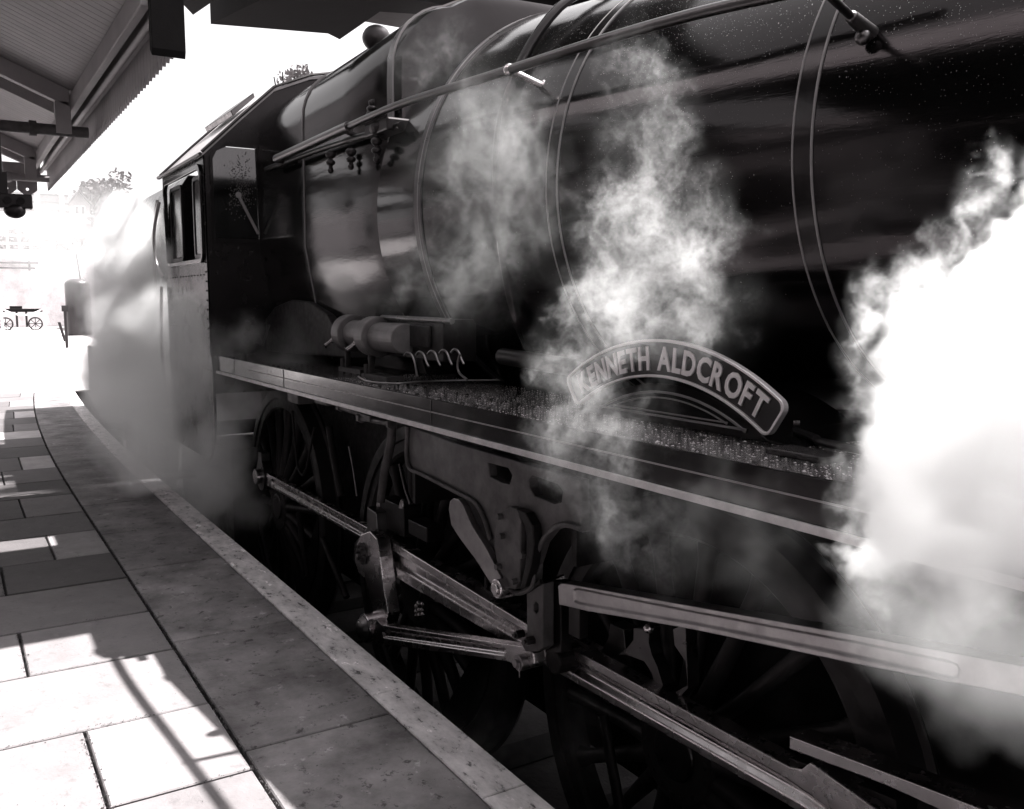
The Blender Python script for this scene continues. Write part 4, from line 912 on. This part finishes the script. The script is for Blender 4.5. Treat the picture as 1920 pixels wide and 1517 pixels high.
# white railings on the wall
e = empty('white_railing', (XW, 1.2, top), 'white post and rail fence on top of the far retaining wall', 'fence')
a, b = wx(0, 426), wx(95, 426)
for z in (top+.35, (top+a.z)/2+.2, a.z):
    bm = bmesh.new(); cyl(bm, (XW-.2, a.y-4, z), (XW-.2, b.y+.2, z), .07, n=8); keep(mesh('rail_bar', bm, WHITE), e)
for k in range(9):
    y = b.y+.15-.62*k; bm = bmesh.new(); box(bm, (XW-.26, y-.07, top-.02), (XW-.14, y+.07, a.z+.2)); keep(mesh('post', bm, WHITE), e)
bm = bmesh.new(); q0, q1 = wx(50, 440, XW+.1), wx(88, 465, XW+.1); cyl(bm, q0, q1, .12, n=8); keep(mesh('brace', bm, WHITE), e)
# lamp post
p = wx(180, 412, -40); q_ = wx(160, 411, -40)
e = empty('lamp_post', (-40, p.y, 0), 'slender swan neck lamp post at the far end of the platform', 'lamp post')
bm = bmesh.new(); tube(bm, smooth_path([(-40, p.y, 0), (-40, p.y, p.z-.8), (-40, p.y, p.z-.05), (-40, (p.y+q_.y)/2, p.z+.12), (-40, q_.y, q_.z)], 6), .055, 8); keep(mesh('post', bm, DUSTY, smooth=True), e)
bm = bmesh.new(); cyl(bm, (-40, q_.y, q_.z-.14), (-40, q_.y, q_.z), .2, .06, n=16); keep(mesh('lamp_shade', bm, DUSTY), e)
# dark round topped tank
XT = -46; a, b, t = wx(124, 597, XT), wx(172, 597, XT), wx(147, 523, XT)
yc, rr = (a.y+b.y)/2, (b.y-a.y)/2
e = empty('round_topped_tank', (XT, yc, 0), 'dark cylindrical tank with domed top and thin rod beside the steam', 'tank')
bm = bmesh.new(); cyl(bm, (XT, yc, 0), (XT, yc, t.z-rr*.45), rr, n=32)
q = bmesh.ops.create_uvsphere(bm, u_segments=32, v_segments=12, radius=rr); bmesh.ops.scale(bm, vec=(1, 1, .5), verts=q['verts']); bmesh.ops.translate(bm, vec=(XT, yc, t.z-rr*.47), verts=q['verts']); keep(mesh('shell', bm, mat('tank_paint', .03, .3, bump=.002), smooth=True, sharp=60), e)
bm = bmesh.new(); cyl(bm, (XT, yc+.15, t.z-.05), (XT, yc+.02, t.z+1.2), .025, n=6); keep(mesh('rod', bm, IRON), e)
# platform trolley with spoked wheels
XT = -56; p = wx(40, 583, XT); k_ = depth(p)/FPX
e = empty('platform_trolley', (XT, p.y, 0), 'old dark platform trolley with spoked wheels behind a drooping white chain', 'trolley')
bm = bmesh.new(); box(bm, (XT-.9, p.y-36*k_, p.z-2*k_), (XT+.1, p.y+36*k_, p.z+4*k_)); keep(mesh('bed', bm, WOODD, bevel=.02), e)
for dy in (-27*k_, 22*k_):
    rr = .33
    bm = bmesh.new(); tube(bm, [(XT+.15, p.y+dy+rr*math.cos(2*math.pi*k/24), rr+rr*math.sin(2*math.pi*k/24)) for k in range(25)], .04, 6)
    for k in range(8):
        a0 = math.pi*k/4; cyl(bm, (XT+.15, p.y+dy, rr), (XT+.15, p.y+dy+rr*math.cos(a0), rr+rr*math.sin(a0)), .022, n=5)
    keep(mesh('wheel', bm, IRON), e)
bm = bmesh.new(); box(bm, (XT-.6, p.y-18*k_, p.z+4.1*k_), (XT-.1, p.y+2*k_, p.z+9*k_)); keep(mesh('box', bm, GRIME), e)
for dy in (-8, 8):
    bm = bmesh.new(); box(bm, (XT-.2, p.y+dy*k_-.05, .15), (XT, p.y+dy*k_+.05, p.z-2.1*k_)); keep(mesh('strut', bm, IRON), e)
ca, cb = wx(2, 578, XT+2), wx(82, 577, XT+2)
e = empty('chain_barrier', (XT+2, p.y, 0), 'white drooping chain on two white posts in front of the trolley', 'barrier')
bm = bmesh.new(); tube(bm, [(XT+2, ca.y+(cb.y-ca.y)*t_, ca.z-.36*4*t_*(1-t_)) for t_ in [k/16 for k in range(17)]], .045, 6); keep(mesh('chain', bm, WHITE), e)
for q_ in (ca, cb):
    bm = bmesh.new(); cyl(bm, (XT+2, q_.y, 0), (XT+2, q_.y, q_.z+.1), .07, n=10); keep(mesh('post', bm, WHITE), e)
p = wx(122, 584, -34)
e = empty('ground_lever', (-34, p.y, 0), 'small dark lever stand in front of the round topped tank', 'lever')
bm = bmesh.new(); cyl(bm, (-34, p.y, 0), (-34, p.y, p.z), .05, n=10); keep(mesh('post', bm, IRON), e)
bm = bmesh.new(); box(bm, (-34.05, p.y-.1, p.z), (-33.95, p.y+.1, p.z+.2)); keep(mesh('head', bm, IRON), e)
p = atz(122, 640, 0)
bm = bmesh.new(); loft(bm, [[(p.x, p.y-.05, 0), (p.x, p.y+.05, 0), (p.x, p.y+.16, .75), (p.x, p.y+.06, .75)], [(p.x+.05, p.y-.05, 0), (p.x+.05, p.y+.05, 0), (p.x+.05, p.y+.16, .75), (p.x+.05, p.y+.06, .75)]])
for v in bm.verts: v.co.y += -.18*v.co.z/.75*1.6
tag(mesh('leaning_board', bm, IRON), 'narrow dark board leaning near the far platform edge', 'board')

# thing cut by the left edge
p = atz(-2, 1425, 0)
e = empty('bag', (p.x-.16, p.y-.09, 0), 'dark bag standing on the paving, cut off by the left edge', 'bag')
bm = bmesh.new(); loft(bm, [[(p.x-.16+a_*sx_, p.y-.105+b_*sy_, z_) for a_, b_ in ((-1, -1), (1, -1), (1, 1), (-1, 1))] for z_, sx_, sy_ in ((0, .15, .07), (.02, .17, .085), (.14, .165, .09), (.22, .15, .06), (.25, .14, .02))]); keep(mesh('body', bm, CLOTH, bevel=.012), e)
for yy in (-.03, .03):
    bm = bmesh.new(); tube(bm, smooth_path([(p.x-.23, p.y-.105+yy, .21), (p.x-.21, p.y-.105+yy, .33), (p.x-.11, p.y-.105+yy, .33), (p.x-.09, p.y-.105+yy, .21)], 5), .008, 8); keep(mesh('handle', bm, CLOTH, smooth=True), e)

# ================================================================== STEAM
def steam(name, label, lo, hi, vox, blobs, Y, freq, warp, wfreq, thr, soft, dens, nstr, aniso=.35, ridged=0, base=0, group='clouds of steam', det=6, power=1.0, rg=.66, cap=0):
    """density field built from soft blobs (px, py, Y, radius px, strength) broken by warped noise"""
    ng = bpy.data.node_groups.new(name, 'GeometryNodeTree'); ng.interface.new_socket('Geometry', in_out='OUTPUT', socket_type='NodeSocketGeometry')
    N, L = ng.nodes, ng.links
    out = N.new('NodeGroupOutput'); vc = N.new('GeometryNodeVolumeCube'); sm_ = N.new('GeometryNodeSetMaterial')
    pos = N.new('GeometryNodeInputPosition').outputs[0]
    def vm(op, a, b=None, s=None):
        n = N.new('ShaderNodeVectorMath'); n.operation = op
        for i, v in ((0, a), (1, b)):
            if v is None: continue
            if isinstance(v, (tuple, list, Vector)): n.inputs[i].default_value = tuple(v)
            else: L.new(v, n.inputs[i])
        if s is not None:
            if isinstance(s, (int, float)): n.inputs['Scale'].default_value = s
            else: L.new(s, n.inputs['Scale'])
        return n.outputs['Value'] if op in ('DOT_PRODUCT', 'LENGTH') else n.outputs['Vector']
    def m(op, a, b=0.0, c=None, clamp=False):
        n = N.new('ShaderNodeMath'); n.operation = op; n.use_clamp = clamp
        for i, v in ((0, a), (1, b), (2, c)):
            if v is None: continue
            if isinstance(v, (int, float)): n.inputs[i].default_value = v
            else: L.new(v, n.inputs[i])
        return n.outputs[0]
    def noise(v, s, d, r=.6, col=False):
        n = N.new('ShaderNodeTexNoise'); n.inputs['Scale'].default_value = s; n.inputs['Detail'].default_value = d; n.inputs['Roughness'].default_value = r
        L.new(v, n.inputs['Vector']); return n.outputs['Color' if col else 'Fac']
    w1 = vm('SCALE', vm('SUBTRACT', noise(pos, wfreq, 3, .55, True), (.5, .5, .5)), s=warp*2)
    q = vm('ADD', pos, w1)
    w2 = vm('SCALE', vm('SUBTRACT', noise(q, wfreq*3.1, 3, .55, True), (.5, .5, .5)), s=warp*.75)
    q2 = vm('ADD', q, w2)
    tot_ = None
    for (bx, by, bY, rp_, st, *asp) in blobs:
        c_ = at(bx, by, bY); r = rp_*depth(c_)/FPX
        ax = asp[0] if asp else 1.0; dy_ = asp[1] if len(asp) > 1 else 1.0
        d = vm('MULTIPLY', vm('SUBTRACT', q2, c_), (1/(r*ax), 1/(r*dy_), 1/r))
        f = m('SUBTRACT', 1.0, vm('DOT_PRODUCT', d, d), clamp=True)
        f = m('MULTIPLY', f, st)
        tot_ = f if tot_ is None else m('ADD', tot_, f)
    if cap: tot_ = m('MINIMUM', tot_, cap)
    nz = noise(vm('MULTIPLY', q2, (1, 1, .8)), freq, det, rg)
    if ridged:
        nz = m('SUBTRACT', 1.0, m('MULTIPLY', m('ABSOLUTE', m('SUBTRACT', nz, .5)), 8.5), clamp=True)
        nz = m('MULTIPLY', nz, m('MULTIPLY', noise(q, freq*.6, 3), 1.0))
    v = m('ADD', tot_, m('MULTIPLY', m('SUBTRACT', nz, .5), nstr))
    v = m('MULTIPLY', m('SUBTRACT', v, thr), 1/soft, clamp=True)
    v = m('MULTIPLY', v, m('MINIMUM', m('MULTIPLY', tot_, 4.0), 1.0))
    if power != 1: v = m('POWER', v, power)
    v = m('MULTIPLY', m('ADD', v, m('MULTIPLY', m('MINIMUM', tot_, 1.0), base)), dens)
    L.new(v, vc.inputs['Density']); vc.inputs['Background'].default_value = 0
    vc.inputs['Min'].default_value = lo; vc.inputs['Max'].default_value = hi
    for i, ax in enumerate('XYZ'): vc.inputs['Resolution '+ax].default_value = max(8, int((hi[i]-lo[i])/vox))
    mt = bpy.data.materials.new(name); mt.use_nodes = True; mn = mt.node_tree; mn.nodes.clear()
    o_ = mn.nodes.new('ShaderNodeOutputMaterial'); pv = mn.nodes.new('ShaderNodeVolumePrincipled')
    pv.inputs['Color'].default_value = (1, 1, 1, 1); pv.inputs['Density'].default_value = 1; pv.inputs['Anisotropy'].default_value = aniso
    mt.cycles.volume_sampling = 'DISTANCE'; mn.links.new(pv.outputs[0], o_.inputs['Volume'])
    sm_.inputs['Material'].default_value = mt
    L.new(vc.outputs[0], sm_.inputs[0]); L.new(sm_.outputs[0], out.inputs[0])
    me = bpy.data.meshes.new(name); o = bpy.data.objects.new(name, me); C.objects.link(o)
    md = o.modifiers.new('steam', 'NODES'); md.node_group = ng; me.materials.append(mt)
    tag(o, label, 'steam', group, 'stuff'); return o

def bounds(blobs, pad=.12):
    lo = [1e9]*3; hi = [-1e9]*3
    for (bx, by, bY, rp_, st, *asp) in blobs:
        c_ = at(bx, by, bY); r = rp_*depth(c_)/FPX; a_ = (asp[0] if asp else 1, asp[1] if len(asp) > 1 else 1, 1)
        for i in range(3): lo[i] = min(lo[i], c_[i]-r*a_[i]-pad); hi[i] = max(hi[i], c_[i]+r*a_[i]+pad)
    return lo, hi

# big white cloud from the cylinders, lower right
SH = 8
B = [(1970, 340, 1.25, 100, 1.3), (1925, 430, 1.25, 90, 1.3), (1880, 490, 1.25, 85, 1.2), (1950, 520, 1.25, 170, 1.8), (1790, 590, 1.25, 100, 1.5), (1690, 620, 1.25, 95, 1.3), (1850, 640, 1.25, 170, 1.8), (1690, 730, 1.25, 105, 1.5), (1670, 840, 1.25, 85, 1.3), (1720, 920, 1.25, 140, 1.6), (1850, 820, 1.25, 240, 2.2), (1670, 1010, 1.25, 95, 1.1), (1800, 1060, 1.25, 170, 1.3), (1980, 650, 1.25, 260, 2.2), (1980, 960, 1.25, 190, 1.5), (1660, 1100, 1.25, 80, .7)]
B = [(b_[0]+SH,)+b_[1:] for b_ in B]
lo, hi = bounds(B, .01); steam('steam_cloud', 'dense billowing white steam cloud at the right edge in front of the cylinders', lo, hi, .005, B, 1.25, 9, .085, 8, .40, .85, 26, 2.0, aniso=.65, det=8, power=2.8, rg=.62, cap=2.0)
BR0 = 0
BR = [(1890, 300, 1.22, 65, .9), (1850, 380, 1.22, 65, .9), (1800, 450, 1.22, 65, .9), (1740, 500, 1.22, 70, .9), (1670, 540, 1.22, 75, 1.0), (1630, 600, 1.22, 65, 1.0), (1625, 690, 1.22, 65, .9), (1625, 780, 1.22, 60, .9), (1620, 860, 1.22, 60, .9), (1610, 950, 1.22, 65, .9), (1605, 1040, 1.22, 65, .8), (1630, 1130, 1.22, 65, .6)]
lo, hi = bounds(BR, .02); steam('steam_fringe', 'grey curling wisps of steam round the left edge of the dense white cloud', lo, hi, .0035, BR, 1.22, 13, .08, 10, .10, .8, 14, 1.8, ridged=1, power=1.5, det=8, rg=.6, base=.05, cap=.95)
B2 = [(1700, 1170, 1.3, 140, .9), (1850, 1190, 1.3, 160, .95), (1790, 1320, 1.3, 110, .35), (1930, 1330, 1.3, 120, .45), (1640, 1090, 1.3, 90, .6)]
lo, hi = bounds(B2, .03); steam('steam_veil', 'thin grey steam veil below the dense right hand cloud', lo, hi, .012, B2, 1.3, 6, .07, 5, .25, .8, 2.6, 1.1)
# tall wispy plume in front of the boiler
P = [(1180, 110, 1.6, 65, .65), (1230, 200, 1.6, 85, .65), (1150, 230, 1.6, 65, .6), (1240, 300, 1.6, 85, .7), (1170, 370, 1.6, 80, .85), (1190, 450, 1.6, 110, 1.1), (1300, 430, 1.6, 105, .75), (1140, 540, 1.6, 100, 1.1), (1250, 560, 1.6, 135, .9), (1350, 580, 1.6, 95, .65), (1110, 640, 1.6, 90, .7), (1080, 740, 1.6, 85, .6), (1110, 820, 1.6, 105, .85), (1030, 820, 1.6, 80, .8), (1050, 680, 1.6, 70, .6), (1150, 590, 1.6, 90, .8), (1010, 840, 1.6, 50, .6), (1200, 800, 1.6, 80, .75), (1110, 900, 1.58, 95, .9), (1180, 970, 1.56, 95, .8), (1230, 1040, 1.56, 85, .7)]
P = [(a_, b_, c_, d_*1.22, e_) for a_, b_, c_, d_, e_ in P]
lo, hi = bounds(P, .01); steam('steam_plume', 'tall wispy steam plume rising in front of the nameplate and boiler', lo, hi, .0045, P, 1.6, 10, .13, 7, .14, .9, 4.4, 1.9, ridged=1, power=2.1, det=8, rg=.62, base=.03, cap=.85)
# thin drifting wisps left of the plume
Wv = [(900, 300, 1.7, 170, .65), (980, 420, 1.7, 140, .7), (880, 520, 1.7, 150, .85), (790, 560, 1.7, 110, .5), (960, 200, 1.7, 130, .5), (820, 120, 1.8, 130, .45), (760, 470, 1.7, 80, .4), (1020, 300, 1.7, 110, .6)]
lo, hi = bounds(Wv, .02); steam('steam_wisp', 'thin drifting wisps of steam across the firebox band', lo, hi, .008, Wv, 1.85, 6, .14, 4, .16, .9, 1.35, 1.4, ridged=1, power=1.3, det=7, rg=.6, base=.04)
U = [(860, 850, 1.6, 110, .6), (780, 820, 1.6, 70, .4), (1350, 1000, 1.6, 200, .6), (1220, 1080, 1.6, 120, .6), (1480, 1060, 1.6, 160, .6), (900, 1420, 1.6, 180, .4), (1500, 1250, 1.6, 200, .3), (1100, 1400, 1.6, 150, .3)]
lo, hi = bounds(U, .02); steam('steam_haze', 'faint grey steam haze hanging in front of the wheels and rods', lo, hi, .02, U, 1.6, 5, .12, 4, .15, .9, 1.1, 1.6, ridged=1)
# soft cloud that swallows tender and lower cab
S = [(300, 800, 1.5, 150, 1.0), (350, 690, 1.5, 130, .8), (330, 590, 1.5, 100, .3), (260, 650, 1.5, 130, 1.0), (390, 880, 1.5, 110, .95), (300, 880, 1.45, 80, .6), (440, 780, 1.6, 110, .3), (500, 680, 1.75, 130, .35), (440, 960, 1.65, 90, .4), (230, 720, 1.5, 100, 1.0)]
lo, hi = bounds(S, .1); steam('steam_bank', 'soft grey steam bank rolling over the platform edge below the cab', lo, hi, .022, S, 1.5, 2.6, .22, 2.0, .16, 1.0, 4.0, 1.7, det=7, rg=.62, cap=1.2)
S2 = [(240, 500, 1.5, 80, 1.0), (225, 430, 1.6, 65, .8), (262, 430, 1.5, 60, .9), (290, 500, 1.5, 60, .7), (275, 590, 1.5, 80, 1.0), (215, 600, 1.5, 70, 1.2), (220, 700, 1.5, 90, 1.0), (200, 520, 1.5, 60, 1.0), (190, 470, 1.6, 50, .7), (195, 650, 1.5, 55, .8), (190, 540, 1.5, 45, .9)]
lo, hi = bounds(S2, .3); steam('steam_bank', 'pale steam bank hiding the tender at the far end of the platform', lo, hi, .05, S2, 1.5, 1.3, .35, 1.4, .14, .9, 6.5, 1.6, det=7, rg=.62, cap=1.4)
S3 = [(150, 440, 2.4, 150, 1.0), (60, 420, 2.0, 140, .8), (215, 400, 2.6, 90, .7)]  # thin volume added to brighten and bleach the far background
lo, hi = bounds(S3, .2); steam('bleach_haze', 'thin haze added over the far end of the platform to bleach the background', lo, hi, .12, S3, 1.5, .6, .4, .5, .0, 1.0, .11, .8, det=5, rg=.55, cap=1.0)
